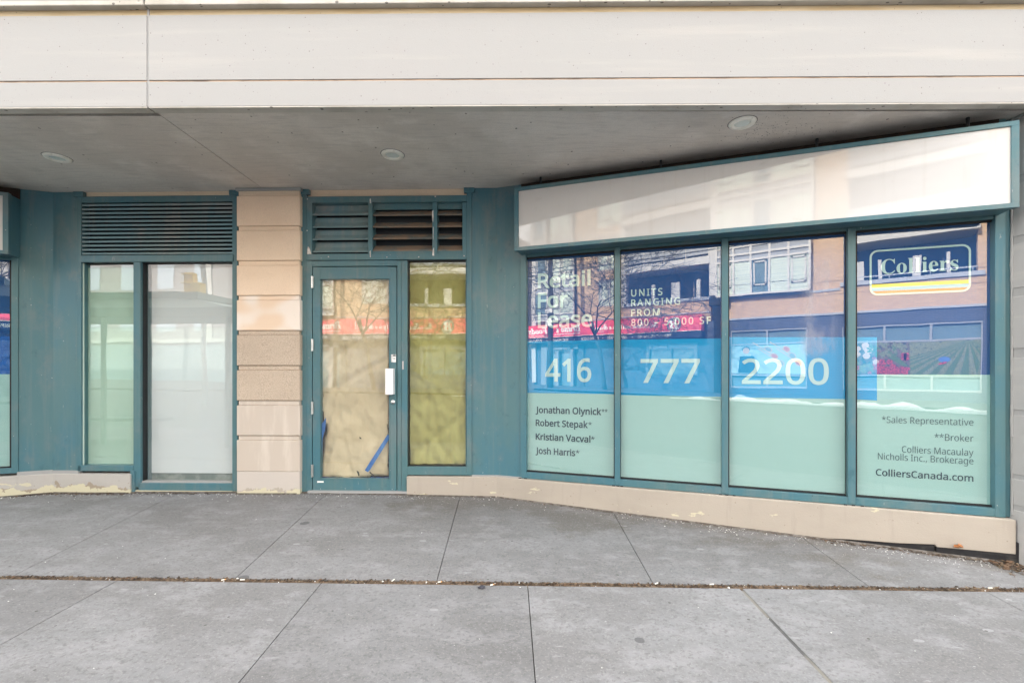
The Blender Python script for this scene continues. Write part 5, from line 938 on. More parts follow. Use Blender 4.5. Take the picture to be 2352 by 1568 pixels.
# --- blinds behind the left window
def sheet_thing(name, w, u0, u1, v0, v1, d, mat, label, cat, group=None):
    a, b = w.s(u0, d), w.s(u1, d); um = (u0 + u1) / 2; m = MB(w); m.box(a, b, d - .004, d, w.z(um, v1, d), w.z(um, v0, d))
    return tag(m.build(name, mat, loc=w(((a + b) / 2, d, w.z(um, v1, d)))), label, cat, group)
sheet_thing('window_blind', MID, 201.5, 309, 615, 1066, -.085, blind_mint, 'pale green sheet covering the narrow left light', 'blind', 'blinds in the left window')
sheet_thing('window_blind', MID, 345, 536, 612, 1086, -.10, blind_white, 'white sheet covering the tall light, short of the sill', 'blind', 'blinds in the left window')
m = MB(MID); m.box(MID.s(190), MID.s(534), -.13, -.09, MID.z(360, 611), MID.z(360, 604)); tag(m.build('blind_rail', white_frame, loc=MID((MID.s(360), -.1, MID.z(360, 611)))), 'white head rail along the top of the left window', 'rail')
m = MB(MID); W0b(m, 318, 346, 603, 1112, -.30, -.085, mi=0); W0b(m, 344.6, 345.6, 606, 1088, -.101, -.097, mi=1); W0b(m, 326, 536, 1087, 1110, -.3, -.106, mi=2)
m.build('inner_frame', [M('inner_reveal', (.17, .22, .235), .6), gasket, M('inner_sill', (.16, .19, .18), .7, [dict(scale=9, lo=.4, hi=.7, col=(.3, .31, .29), detail=6)])], wl)

# --- kraft paper on the door and the sidelight
def paper(name, w, edge, d, amp, seed, label, rows=70, cols=34, extra=None):
    """edge(t) gives (left u, right u) at height t (0 foot, 1 top); the sheet is crumpled out of plane."""
    v0, v1 = edge['v']; V = []; rn = random.Random(int(seed * 10)); sm, zm = w.s(edge['um'], d), w.z(edge['um'], (v0 + v1) / 2, d); folds = []
    for _ in range(11):
        th = rn.uniform(-1.2, 1.2); folds.append((th, (sm + rn.uniform(-.3, .3)) * math.cos(th) + (zm + rn.uniform(-1, .8)) * math.sin(th), rn.choice((-.5, .5, -.7, .4))))
    for j in range(rows + 1):
        t = j / rows; v = v1 + (v0 - v1) * t; ul, ur = edge['f'](t)
        for i in range(cols + 1):
            q = i / cols; u = ul + (ur - ul) * q; um = edge['um']
            s, z = w.s(u, d), w.z(um, v + (edge['foot'](q) if t < .02 else 0), d)
            a = amp * (.35 + .9 * (1 - t)); p = Vector((s * 5 + seed, z * 4, seed))
            h = mnoise.noise(p) * .5 + abs(mnoise.noise(p * 2.1 + Vector((3, 1, 9)))) * -.6 + abs(mnoise.noise(Vector((s * 3 + z * 4 + seed, z * 1.5 - s * 3, 4)))) * -.5 + mnoise.noise(p * 5.3) * .05 + sum(fa * max(0, 1 - abs(s * math.cos(th) + z * math.sin(th) - c_) / .05) for th, c_, fa in folds) + (extra(q, t) if extra else 0)
            V.append((s, d + a * h, z))
    n = cols + 1; m = MB(w); m.add(V, [(j * n + i, j * n + i + 1, (j + 1) * n + i + 1, (j + 1) * n + i) for j in range(rows) for i in range(cols)])
    o = m.build(name, kraft, loc=w((w.s(edge['um'], d), d, w.z(edge['um'], v1, d))), smooth=True); s_ = o.modifiers.new('thick', 'SOLIDIFY'); s_.thickness = .001
    return tag(o, label, 'paper', 'brown paper over the glass of the entrance')
def door_edge(t):
    l = 738.5 + 1.0 * mnoise.noise(Vector((t * 14, 3, 1)))
    if t < .36: l += 1.5 + 5 * max(0, 1 - abs(t - .235) / .05)
    if .20 < t < .34: l += 4.5
    r = 892.6 - (.8 + .8 * mnoise.noise(Vector((t * 17, 8, 2)))) * (1 if t < .5 else .2)
    return l, r
paper('kraft_paper', MID, dict(v=(641, 1095), um=815, f=door_edge, foot=lambda q: -3 * (q > .72) + 1.5 * mnoise.noise(Vector((q * 9, 1, 1)))), -.075, .032, 2.0, 'crumpled brown paper taped inside the glass of the door')
paper('kraft_paper', MID, dict(v=(599, 1068.5), um=1004, f=lambda t: (939.5 + .8 * mnoise.noise(Vector((t * 9, 1, 5))), 1070.5), foot=lambda q: 1.2 * mnoise.noise(Vector((q * 12, 4, 1)))), -.085, .034, 7.0, 'crumpled brown paper looking olive behind the sidelight glass',
      extra=lambda q, t: -.9 * math.exp(-((q - .42 - .35 * (.3 - t)) / .05) ** 2) * max(0, min(1, (.34 - t) * 6)) + .8 * math.exp(-((q - .42 - .55 * (.22 - t)) / .05) ** 2) * max(0, min(1, (.22 - t) * 8)))
def tape(pts, d, mat, label, loc=815):
    m = MB(MID); q = [(MID.s(u, d), MID.z(loc, v, d)) for u, v in pts]; n = len(q)
    m.add([(s, d + .002 * mnoise.noise(Vector((s * 30, z * 30, 2))), z) for s, z in q] + [(s, d - .001, z) for s, z in q], [tuple(range(n)), tuple(range(2 * n - 1, n - 1, -1))] + [(i, (i + 1) % n, n + (i + 1) % n, n + i) for i in range(n)])
    return tag(m.build('tape_strip', mat, loc=MID((q[0][0], d, q[0][1]))), label, 'tape', 'blue tape on the door paper')
tape([(736, 969), (740, 972), (743, 969), (749, 958), (748.5, 972), (746, 990), (743, 1000), (740.5, 1010), (740, 1030), (738, 1060), (738, 1092), (736, 1098)], -.047, tape_blue, 'torn blue tape down the left edge of the door paper')
tape([(891, 996), (893.5, 1000), (893.5, 1008), (850, 1078), (845, 1083.5), (838, 1079), (843, 1071)], -.0445, tape_blue, 'loose blue tape strip hanging diagonally across the door paper')
tape([(736, 1094), (760, 1096), (800, 1097), (851, 1096), (853, 1093.5), (880, 1095.5), (893, 1093), (893.5, 1099.5), (736, 1099.5)], -.049, tape_dark, 'dark blue tape along the foot of the door glass')
m = MB(MID)                                         # holes torn in the door paper
for pts in ([(826, 1002), (829, 1004.5), (831, 1007), (827, 1007.5), (825.5, 1005)], [(818.5, 1080), (824, 1082), (826, 1090), (823.5, 1093), (821, 1086)], [(850, 1082), (856, 1088), (861, 1091), (863, 1097), (859, 1094), (853, 1088), (848, 1085)], [(890, 1066), (893.5, 1061), (893.5, 1072), (891, 1073)], [(889, 972), (891, 974), (892, 988), (890, 984)]):
    q = [(MID.s(u, -.043), MID.z(815, v, -.043)) for u, v in pts]; m.add([(s, -.0438, z) for s, z in q], [tuple(range(len(q)))])
tag(m.build('paper_tear', hole_mat, loc=MID((MID.s(830, -.04), -.04, .3))), 'small dark tears near the foot of the door paper', 'tears', kind='stuff')

# --- stickers on the door
T = thing('sticker', MID((MID.s(904), -.011, MID.z(904, 831))), 'small white notice reading PULL above the door handle', 'sticker')
m = MB(MID); W0b(m, 898.5, 909.5, 814, 831.5, -.0119, -.0108); m.build('backing', white_v, T)
m = MB(MID); W0b(m, 902.5, 909, 815, 818, -.0107, -.0102); s_ = MID.s(899.4, -.01); 
for k, ch in enumerate('PULL'): write(m, 's', ch, s_, s_ + .010, MID.z(904, 819 + k * 4, -.01), .0125, -.0100, MID, .02)
for k in range(3): W0b(m, 903, 908, 821 + k * 1.6, 821.6 + k * 1.6, -.0107, -.0103)
m.build('print', print_ink, T)
m = MB(MID); W0b(m, 728.7, 743.4, 1104, 1107.6, -.0119, -.0112); tag(m.build('sticker', white_v, loc=MID((MID.s(736), -.011, MID.z(736, 1107)))), 'thin white label low on the left of the door', 'sticker')

# ------------------------------------------------------------------ litter on the ground
def at_wall(u):                                     # foot of the front below a reading across
    w = LFT if u < 121 else MID if u < 1141 else ANG
    p = w((w.s(u, .03), .03, 0)); return p.x, p.y
def flakes(mb, n, place, smin, smax, mats, tall=.4):
    for _ in range(n):
        x, y = place(); s = random.uniform(smin, smax) * random.choice((.6, 1, 1, 1.5)); a = random.uniform(0, 6.3); e = random.uniform(.25, .9); z = gz(x, y) + .001
        ca, sa = math.cos(a) * s, math.sin(a) * s; l1, l2, l3 = (random.uniform(0, tall) * s for _ in range(3))
        mb.add([(x - ca, y - sa, z + l1), (x + sa * e, y - ca * e, z + l2), (x + ca, y + sa, z + l3), (x - sa * e, y + ca * e, z)], [(0, 1, 2, 3)], random.choice(mats))
mb = MB()
nseg = 160; V = []
for i in range(nseg + 1):                           # the dirt filling the joint, heaped unevenly
    x = -9 + 18 * i / nseg
    for q in range(5):
        y = JY - .004 + (JN - JY + .008) * q / 4 + (.012 * mnoise.noise(Vector((x * 4, q, 1))) if 0 < q < 4 else .006 * mnoise.noise(Vector((x * 6, q, 3))))
        V.append((x, y, gz(x, y) - .012 + (.012 + .016 * mnoise.noise(Vector((x * 3, q * .8, 7)))) * math.sin(q / 4 * math.pi)))
mb.add(V, [(i * 5 + q, (i + 1) * 5 + q, (i + 1) * 5 + q + 1, i * 5 + q + 1) for i in range(nseg) for q in range(4)], 0)
flakes(mb, 4200, lambda: (random.uniform(-4.2, 4.2), JY + (JN - JY) * random.betavariate(2, 2) * 1.0), .003, .010, (1, 2, 3, 3), .8)
flakes(mb, 200, lambda: (random.uniform(-4, 4), JY + (JN - JY) * .5 + random.gauss(0, .028)), .002, .007, (1, 2, 3), .4)
tag(mb.build('leaf_litter', [dirt] + leaf_mats), 'brown leaf litter and dirt packed along the pavement joint', 'leaf litter', kind='stuff')
mb = MB()
def foot(u0, u1, spread):
    u = random.uniform(u0, u1); x, y = at_wall(u); d = abs(random.gauss(0, spread)) + .004; w = ANG if u > 1141 else MID; return x + w.n.x * d, y + w.n.y * d
flakes(mb, 900, lambda: foot(40, 300, .035), .003, .011, (1, 2, 2), .7)
flakes(mb, 500, lambda: (lambda p: (p[0], p[1] + .03))(foot(300, 540, .03)), .003, .011, (0, 1, 2, 2), .7)
flakes(mb, 420, lambda: foot(690, 1150, .022), .002, .008, (0, 1, 2), .5)
flakes(mb, 700, lambda: foot(1150, 1860, .018), .002, .008, (0, 1, 2), .5)
flakes(mb, 900, lambda: foot(1860, 2330, .03), .003, .011, (0, 1, 2, 2), .6)
flakes(mb, 420, lambda: foot(2265, 2345, .09), .004, .016, (0, 1, 2), .8)
for us in ([0, 30, 60, 90, 120], list(range(122, 300, 12)), list(range(300, 545, 12)), list(range(545, 692, 14)), list(range(692, 934, 14)), list(range(934, 1141, 12)), list(range(1142, 2335, 12))):
    V = []                                          # dust banked against the foot of the wall
    for u in us:
        (x, y) = at_wall(u); w = LFT if u < 121 else MID if u < 1141 else ANG
        if 545 <= u < 692: y -= .03
        if 300 <= u < 545 or 692 <= u < 934: y += .02
        q = .012 + .028 * max(0, .5 + mnoise.noise(Vector((u * .03, 2, 5))))
        V += [(x - w.n.x * .03, y - w.n.y * .03, gz(x, y) + .014), (x, y, gz(x, y) + .010), (x + w.n.x * q, y + w.n.y * q, gz(x, y + w.n.y * q) + .0015)]
    mb.add(V, [(3 * i + k, 3 * i + 3 + k, 3 * i + 4 + k, 3 * i + 1 + k) for i in range(len(us) - 1) for k in (0, 1)], 3)
tag(mb.build('leaf_litter', leaf_mats + [M('foot_dust', (.085, .072, .06), .95, [dict(scale=22, lo=.42, hi=.62, col=(.17, .155, .14), detail=6)])]), 'thin line of dead leaves along the foot of the shopfront', 'leaf litter', kind='stuff')
def chips(mb, n, place, smin, smax):
    for _ in range(n):
        x, y = place(); s = random.uniform(smin, smax) * random.choice((.5, .7, 1, 1, 1.6)); z = gz(x, y); a = random.uniform(0, 6.3); h = s * random.uniform(.4, .8)
        P = [(x + s * math.cos(a + k * 1.57) * random.uniform(.6, 1.3), y + s * math.sin(a + k * 1.57) * random.uniform(.6, 1.3), z) for k in range(4)]
        Q = [(x + (p[0] - x) * .55, y + (p[1] - y) * .55, z + h) for p in P]
        mb.add(P + Q, [(4, 5, 6, 7), (0, 1, 5, 4), (1, 2, 6, 5), (2, 3, 7, 6), (3, 0, 4, 7)])
mb = MB()
def any_foot(): return foot(0, 2335, .12)
chips(mb, 520, any_foot, .0015, .004)
chips(mb, 420, lambda: foot(1400, 2335, .08), .0015, .0045); chips(mb, 380, lambda: foot(0, 1150, .06), .0015, .005)
chips(mb, 150, lambda: (random.uniform(-4.6, 4.2), random.uniform(2.2, 4.8)), .0015, .004)
chips(mb, 70, lambda: (random.uniform(-3.6, 3.6), JY + (JN - JY) * random.random()), .003, .007)
tag(mb.build('salt_chips', chip_mat), 'white salt and grit scattered along the foot of the front', 'grit', kind='stuff')
butts = [(945 / 1.8375, 747), (1024 / 1.8375, 748), (1660 / 1.8375, 747)]
spots = [(514, 1323 + 13, .5), (557, 1336, .1), (903 / 1, 1337, 1.2), (697 + 576 / 1.8375 - 0, 1341, .25), (784 + 1330 / 1.8375, 1344.5, .6), (784 + 1563 / 1.8375, 1346.5, .15), (784 + 637 / 1.8375, 1347.5, .5), (1568 + 1297 / 1.8375, 1355, .05)]
for k, (u, v, a) in enumerate(spots):
    x, y = on_ground(u, v - 2); z = gz(x, y) + .011; dx, dy = math.cos(a) * .014, math.sin(a) * .014
    m = MB(); m.tube([(x - dx, y - dy, z), (x + dx * .3, y + dy * .3, z)], .0042, 8, 0); m.tube([(x + dx * .3, y + dy * .3, z), (x + dx, y + dy, z)], .0042, 8, 0 if k % 3 else 1)
    where = ['in the joint toward the left, below the white-blind window', 'in the joint just left of the bay line under the pier', 'in the joint below the door', 'at the near edge of the joint below the sidelight', 'in the joint below the left end of the sign box', 'in the joint below the unit-size graphic', 'just off the joint, beside another butt below the sidelight', 'at the right end of the littered joint, below the boxed logo']
    tag(m.build('cigarette_butt', [butt_mat, filter_mat], loc=(x, y, z)), 'flattened cigarette butt ' + where[k], 'cigarette butt', 'cigarette butts in the pavement joint')
x, y = on_ground(1106, 1350); m = MB()
P = [(x + .03 * math.cos(t) * random.uniform(.6, 1.3), y + .022 * math.sin(t) * random.uniform(.6, 1.3), gz(x, y) + random.uniform(.001, .014)) for t in [k * .7 for k in range(9)]]
m.add(P + [(x, y, gz(x, y) + .022)], [(k, (k + 1) % 9, 9) for k in range(9)]); tag(m.build('crumpled_leaf', M('dark_leaf', (.035, .035, .045), .8), loc=(x, y, gz(x, y))), 'curled dark leaf just below the littered joint', 'leaf')
for (u, v, lab) in ((2200, 1257 - 4, 'orange curled leaf caught on the top of the black strip'), (2318, 1291, 'large brown leaf in the corner by the end pier')):
    w = ANG; s = w.s(u, .045); m = MB(); zc = w.z(u, v, .045); c = w((s, .045, zc)); P = []
    for k in range(10):
        t = k * .628; r = .03 * random.uniform(.7, 1.25); q = c + Vector((r * math.cos(t) * 1.3, random.uniform(-.012, .012), r * math.sin(t) * .55)); P.append(q)
    m.add(P + [c + Vector((0, -.02, .004))], [(k, (k + 1) % 10, 10) for k in range(10)])
    tag(m.build('dead_leaf', M('leaf_rust', (.34, .14, .05), .8) if u < 2300 else leaf_mats[0], loc=c), lab, 'leaf')

# ------------------------------------------------------------------ across the street, seen in the glass
YB = -18.0
O = thing('apartment_building', (-4, YB, -.3), 'brick building across the street with white bay windows and balconies, reflected in the shop glass', 'building')
def obx(name, mats, boxes, bevel=0, parent=O):
    m = MB()
    for b in boxes: m.box(*b[:6], b[6] if len(b) > 6 else 0)
    return m.build(name, mats, parent, bevel=bevel)
TOP = 15.0
# openings in the brick: (x0, x1, z0, z1)
def brick_face(name, mat, x0, x1, z0, z1, holes, y0=YB - .35, y1=YB):
    xs = sorted({x0, x1} | {h[0] for h in holes} | {h[1] for h in holes}); zs = sorted({z0, z1} | {h[2] for h in holes} | {h[3] for h in holes})
    m = MB()
    for xa, xb in zip(xs, xs[1:]):
        run = None
        for za, zb in zip(zs, zs[1:]):
            inside = any(h[0] <= xa and xb <= h[1] and h[2] <= za and zb <= h[3] for h in holes)
            if inside:
                if run: m.box(xa, xb, y0, y1, run[0], run[1]); run = None
            else: run = (run[0], zb) if run else (za, zb)
        if run: m.box(xa, xb, y0, y1, run[0], run[1])
    return m.build(name, mat, O)
up_holes = [(-15.4, -12.2, 4.9, 12.8), (-10.6, -9.0, 5.3, 7.0), (-10.6, -9.0, 7.6, 9.6), (-10.6, -9.0, 10.3, 12.3), (-8.65, -3.75, 5.15, 7.1), (-8.65, -3.75, 7.55, 10.0), (-8.65, -3.75, 10.4, 12.8),
            (-3.5, .9, 5.15, 12.8), (2.3, 6.75, 5.3, 7.15), (2.3, 6.75, 7.6, 10.0), (2.3, 6.75, 10.4, 12.8), (8.6, 12.4, 5.15, 12.8), (-3.7, -3.5, 3.95, 5.3)]
brick_face('brick_wall', brick_orange, -15.7, 16, 3.95, TOP, up_holes)
low_holes = [(-14.9, -11.6, -.3, 3.0), (-7.4, -4.4, .9, 2.75), (-2.7, .8, .3, 3.35), (2.2, 6.9, .3, 3.3), (8.6, 12.6, .3, 3.3)]
brick_face('shopfront_wall', brick_dark, -15.7, 16, -.5, 3.95, low_holes, YB - .35, YB - .02)
obx('rear_wall', recess_mat, [(-15.7, 16, YB - 9, YB - 1.6, -.5, TOP - .2), (-15.7, -15.4, YB - 9, YB - .35, -.5, TOP - .2), (15.7, 16, YB - 9, YB - .35, -.5, TOP)])
obx('coping', coping_mat, [(-15.75, -3.72, YB - .35, YB + .06, 4.42, 4.48), (-8.75, -3.7, YB - .3, YB + .1, 5.12, 5.3), (2.1, 6.95, YB - .3, YB + .08, 5.2, 5.38), (-15.7, 16, YB - .4, YB + .08, TOP, TOP + .15), (-3.45, 16, YB - .01, YB + .04, 3.9, 4.0), (-2.9, 2.1, YB - .01, YB + .05, 5.04, 5.15)])
for x0, x1 in ((-8.65, -3.75), (2.3, 6.75)):       # balcony slabs and rails
    for z in (7.08, 10.0, 12.8):
        obx('balcony_slab', slab_white, [(x0 - .05, x1 + .05, YB - 1.5, YB + .35, z, z + .42)], .01)
        if z < 12: obx('balcony_rail', [spandrel, white_frame], [(x0, x1, YB + .25, YB + .27, z + .55, z + 1.5)] + [(x0 + (x1 - x0) * k / 4 - .02, x0 + (x1 - x0) * k / 4 + .02, YB + .27, YB + .31, z + .42, z + 1.55, 1) for k in range(5)])
obx('balcony_rail', coping_mat, [(2.3, 6.75, YB - .12, YB - .08, 5.55, 5.6)] + [(x, x + .03, YB - .12, YB - .09, 5.3, 5.55) for x in (2.4, 3.9, 5.3, 6.6)])
for x, wd in ((2.75, .28), (3.55, .12), (4.75, .28), (5.85, .12), (-7.2, .2), (-6.0, .5), (-4.55, .2)): obx('balcony_post', slab_white, [(x, x + wd, YB - .5, YB - .3, 5.3, 6.35)])
obx('shadow_gap', recess_mat, [(-3.48, -3.0, YB + .0, YB + .22, -.3, 4.7), (-3.75, -2.75, YB + .0, YB + .3, 4.7, 5.25)], .05)  # dark boxes standing in for the shaded gap between parapet and bay
def bay(x0, x1, z0, z1, nx, zrows, proud=.25, wide=()):
    """White-framed bay window standing a little out of the brick, with panes and blinds."""
    y = YB + proud; fr = .075
    xs = [x0 + (x1 - x0) * k / nx for k in range(nx + 1)]
    m = MB(); m.box(x0, x1, YB - .3, y - .10, z0, z1, 1)
    for x in xs: m.box(x - fr / 2 - .01, x + fr / 2 + .01, y - .1, y + .035, z0, z1)
    zs = [z0] + [z for pair in zrows for z in pair] + [z1]
    for z in zs: m.box(x0, x1, y - .1, y + .03, z - .05, z + .05)
    o = m.build('window', [white_frame, recess_mat], O)
    for k in range(nx):
        rows = list(zip(zs, zs[1:]))
        for r, (a, b) in enumerate(rows):
            if b - a < .12: continue
            mat = spandrel if b - a < .55 else (blind_far if (k * 5 + r * 3 + nx) % 3 else far_glass)
            g = MB(); g.box(xs[k] + .04, xs[k + 1] - .04, y - .07, y - .03, a + .05, b - .05); g.build('window_glass', mat, o)
            if b - a > 1.3 and (xs[k + 1] - xs[k]) > .7 and (k + r) % 2 == 0:
                s = MB(); c0, c1 = xs[k] + .12, xs[k + 1] - .12
                for bx in ((c0, c0 + .07, a + .4, b - .12), (c1 - .07, c1, a + .4, b - .12), (c0, c1, a + .4, a + .47), (c0, c1, b - .19, b - .12)): s.box(bx[0], bx[1], y - .05, y + .02, bx[2], bx[3])
                s.build('window_frame', white_frame, o)
    return o
bay(-3.35, .9, 5.2, 12.8, 5, [(7.0, 7.32), (7.75, 9.9), (10.3, 10.7)], .3)
bay(-15.35, -12.25, 4.62, 12.8, 3, [(5.0, 6.5), (6.9, 7.3), (9.6, 10.0)], .3)
bay(8.65, 12.35, 5.2, 12.8, 4, [(7.0, 7.32), (7.75, 9.9), (10.3, 10.7)], .3)
for z0, z1 in ((5.3, 7.0), (7.6, 9.6), (10.3, 12.3)): bay(-10.6, -9.0, z0, z1, 2, [], -.08)
obx('corner_post', slab_white, [(-8.95, -8.6, YB - .2, YB + .1, 5.1, 12.8), (-15.75, -15.4, YB - .3, YB + .12, .3, 12.8), (-3.72, -3.40, YB - .2, YB + .3, 5.3, 12.8)])
# shop windows at street level, with printed posters behind
def shop_window(x0, x1, z0, z1, cols, bars):
    y = YB - .1; m = MB(); t = .04; xs = [x0 + (x1 - x0) * k / cols for k in range(cols + 1)]
    for x in xs: m.box(x - t, x + t, y - .05, y + .06, z0, z1)
    for z in [z0 + t, z1 - t] + bars: m.box(x0, x1, y - .05, y + .055, z - t, z + t)
    o = m.build('window', spandrel, O); g = MB(); g.box(x0, x1, y - .09, y - .05, z0, z1); g.build('window_glass', far_glass, o); return o
w1 = shop_window(-2.7, .8, .3, 3.35, 2, [2.6, .95]); w2 = shop_window(2.2, 6.9, .3, 3.3, 3, [2.55, 1.0]); shop_window(8.6, 12.6, .3, 3.3, 3, [2.55, 1.0])
PY = YB - .075 + .04
def disc(m, x, z, r, mi, dy=0, e=1.0, ang=0):
    n = 14; ca, sa = math.cos(ang), math.sin(ang); P = []
    for k in range(n):
        a, b = r * math.cos(k * 6.2832 / n), r * e * math.sin(k * 6.2832 / n); P.append((x + a * ca - b * sa, PY + dy, z + a * sa + b * ca))
    m.add(P, [tuple(range(n))], mi)
rnd = random.Random(5)
T = thing('poster', (5.3, PY, 1.0), 'large field and vegetable photograph posters in the shop window across the street', 'poster')
m = MB(); m.box(2.25, 6.85, PY - .01, PY - .002, 1.02, 2.5, 0)
m.box(4.62, 6.85, PY - .002, PY - .0005, 1.02, 2.5, 3)
for k in range(13):                                 # furrows running to a far point
    a, b = 2.6 + k * .52, 2.6 + k * .52 + .27; q = []
    for x in (a, b):                                 # each edge starts on the foot of the picture or on its left side
        t0 = max(0, (4.63 - x) / (6.5 - x)) if x < 4.63 else 0
        if x > 6.84: t0 = (x - 6.84) / (x - 6.5)
        q.append((x + (6.5 - x) * t0, 1.03 + 1.5 * t0))
    m.add([(q[0][0], PY, q[0][1]), (q[1][0], PY, q[1][1]), (6.5 + (b - 6.5) * .04, PY, 2.47), (6.5 + (a - 6.5) * .04, PY, 2.47)], [(0, 1, 2, 3)], 1)
for k in range(46): disc(m, rnd.gauss(3.75, .28), 1.1 + abs(rnd.gauss(0, .22)), rnd.uniform(.07, .13), 2, .0005 + k * .0001)
for k in range(16): disc(m, rnd.gauss(2.75, .3), rnd.uniform(1.6, 2.4), rnd.uniform(.08, .15), 4, .0005 + k * .0001)
for k in range(60): disc(m, rnd.uniform(3.2, 4.5), rnd.uniform(1.9, 2.46), rnd.uniform(.05, .14), rnd.choice((3, 3, 1)), .0005 + k * .0001, .5, rnd.uniform(0, 3))
for k in range(20): disc(m, rnd.uniform(2.3, 3.3), rnd.uniform(1.1, 1.6), rnd.uniform(.06, .14), 3, .0005 + k * .0001)
for k in range(5): disc(m, 4.05 + .05 * k, 1.85 - .06 * k, .42, 1, .003 + k * .0002, .16, -.6)
for k in range(4): disc(m, 4.42 + .1 * (k % 2), 1.75 + .16 * (k // 2), .1, 2, .005)
disc(m, 5.75, 1.72, .2, 5, .004, .6); disc(m, 5.7, 1.55, .15, 2, .0045, .35, .3)
m.build('print', [soil_v, green_v, tomato_v, field_v, M('garlic', (.6, .45, .38), .6), M('blue_shirt', (.1, .2, .5), .6)], T)
T = thing('poster', (-1, PY, 1.0), 'cook and wooden spoons photograph poster in the shop window across the street', 'poster')
m = MB(); m.box(-2.65, .75, PY - .01, PY - .002, 1.02, 2.52, 0)
disc(m, -1.95, 2.25, .17, 1, .001, 1.1); disc(m, -1.95, 2.33, .2, 2, .0005, .9); m.add([(-2.35, PY + .0008, 1.05), (-1.4, PY + .0008, 1.05), (-1.55, PY + .0008, 1.95), (-2.25, PY + .0008, 1.95)], [(0, 1, 2, 3)], 3)
for k in range(6):
    x, z = -.9 + .27 * k, 2.3 - (k % 3) * .35; a = -.55 - .06 * k
    m.add([(x - 1.0, PY + .001 + k * .0002, z + .75 + .03), (x - 1.0, PY + .001 + k * .0002, z + .75 - .03), (x, PY + .001 + k * .0002, z - .03), (x, PY + .001 + k * .0002, z + .03)], [(0, 1, 2, 3)], 4) if z < 2 else None
    disc(m, x, z, .2, 4, .002 + k * .0002, .7, a); disc(m, x, z, .15, 5 if k % 2 else 6, .0022 + k * .0002, .65, a)
m.build('print', [M('kitchen_print', (.35, .5, .55), .6), M('skin_print', (.55, .36, .26), .6), M('hair_print', (.04, .03, .03), .6), M('shirt_print', (.02, .04, .08), .6), wood_v, M('spice_red', (.5, .1, .05), .6), M('spice_grey', (.25, .28, .3), .6)], T)
# entrances under the sign
obx('door', [far_door, far_glass], [(-14.9, -14.45, YB - .1, YB + .2, -.3, 2.9), (-13.75, -13.5, YB - .1, YB + .15, -.3, 2.5), (-12.6, -12.35, YB - .1, YB + .15, -.3, 2.9), (-11.95, -11.6, YB - .1, YB + .15, -.3, 2.9), (-14.9, -11.6, YB - .1, YB + .15, 2.6, 2.95), (-14.5, -11.9, YB - .3, YB - .2, -.3, 2.7, 1)])
obx('window', [far_door, far_glass], [(-7.4, -7.2, YB - .2, YB + .04, .9, 2.75), (-4.6, -4.4, YB - .2, YB + .04, .9, 2.75), (-7.2, -4.6, YB - .2, YB + .04, 2.45, 2.75), (-5.95, -5.85, YB - .2, YB + .03, .9, 2.5), (-7.2, -4.6, YB - .2, YB - .15, .9, 2.5, 1)])
# the long red sign
T = thing('shop_sign', (-10, YB, 3.4), 'long red shop sign with white script across the street, mirrored in the glass', 'sign')
m = MB(); sx0, sx1 = -16.6, -4.05
m.add([(x, YB + d, z) for x in (sx0, sx1) for d, z in ((.0, 3.40), (.62, 3.40), (.42, 4.30), (.0, 4.34))], [(0, 1, 2, 3), (4, 7, 6, 5), (0, 4, 5, 1), (1, 5, 6, 2), (2, 6, 7, 3), (3, 7, 4, 0)]); m.build('board', red_v, T)
m = MB(); m.box(sx0, sx1, YB + .0, YB + .55, 3.04, 3.395); m.build('lower_band', dark_sign, T)
FS = lambda p: Vector((p[0], YB + .62 - .2 * (p[2] - 3.40) / .9 + .012 + p[1], p[2]))
m = MB(FS)                                           # facing us, so letters run towards smaller x
def wsign(style, text, xa, xb, z, cap, bold=0, shear=0, capem=.573, mi=0, trk=0): write(m, style, text, xa, xb, z, cap, 0, FS, bold, trk, shear, capem, mi)
def wmir(style, text, xl, xr, z, cap, **k):
    """xl is the reader's left (larger x)."""
    v, fc = layout(style, text, k.get('trk', 0), k.get('shear', 0), k.get('bold', 0)); xs = [p[0] for p in v]; a, b = min(xs), max(xs); kk = (xl - xr) / (b - a)
    m.add([(xl - (p[0] - a) * kk, .001 if p[2] > 0 else 0, z + p[1] * cap / k.get('capem', .573)) for p in v], fc, 0, FS)
wmir('i', "Bruno's", -11.55, -13.5, 3.72, .42, capem=.451, bold=.012, shear=.1); wmir('i', 'Foods', -14.1, -15.75, 3.68, .42, capem=.451, bold=.012, shear=.1)
m.box(-13.55, -11.6, 0, .002, 3.56, 3.6); m.box(-15.8, -14.15, 0, .002, 3.52, 3.56); m.box(sx0, sx1, 0, .002, 3.405, 3.43)
wmir('c', 'Yes...There really is a Bruno!!', -6.55, -10.75, 3.72, .34, capem=.42, bold=.008); m.box(-10.7, -9.9, 0, .002, 3.6, 3.63)
m.build('lettering', white_v, T)
m = MB(FS); cx, cz = -5.55, 3.84
n = 36
def ring(r0, r1, d, mi): m.add([(cx + r * math.cos(k * 6.2832 / n), d, cz + r * math.sin(k * 6.2832 / n)) for r in (r0, r1) for k in range(n)], [(k, (k + 1) % n, n + (k + 1) % n, n + k) for k in range(n)], mi)
ring(.30, .42, .002, 0)
v, fc = layout('i', 'B', bold=.02); m.add([(cx + .24 - p[0] * 1.15, .003 if p[2] > 0 else .002, cz - .25 + p[1] * 1.15) for p in v], fc, 1)
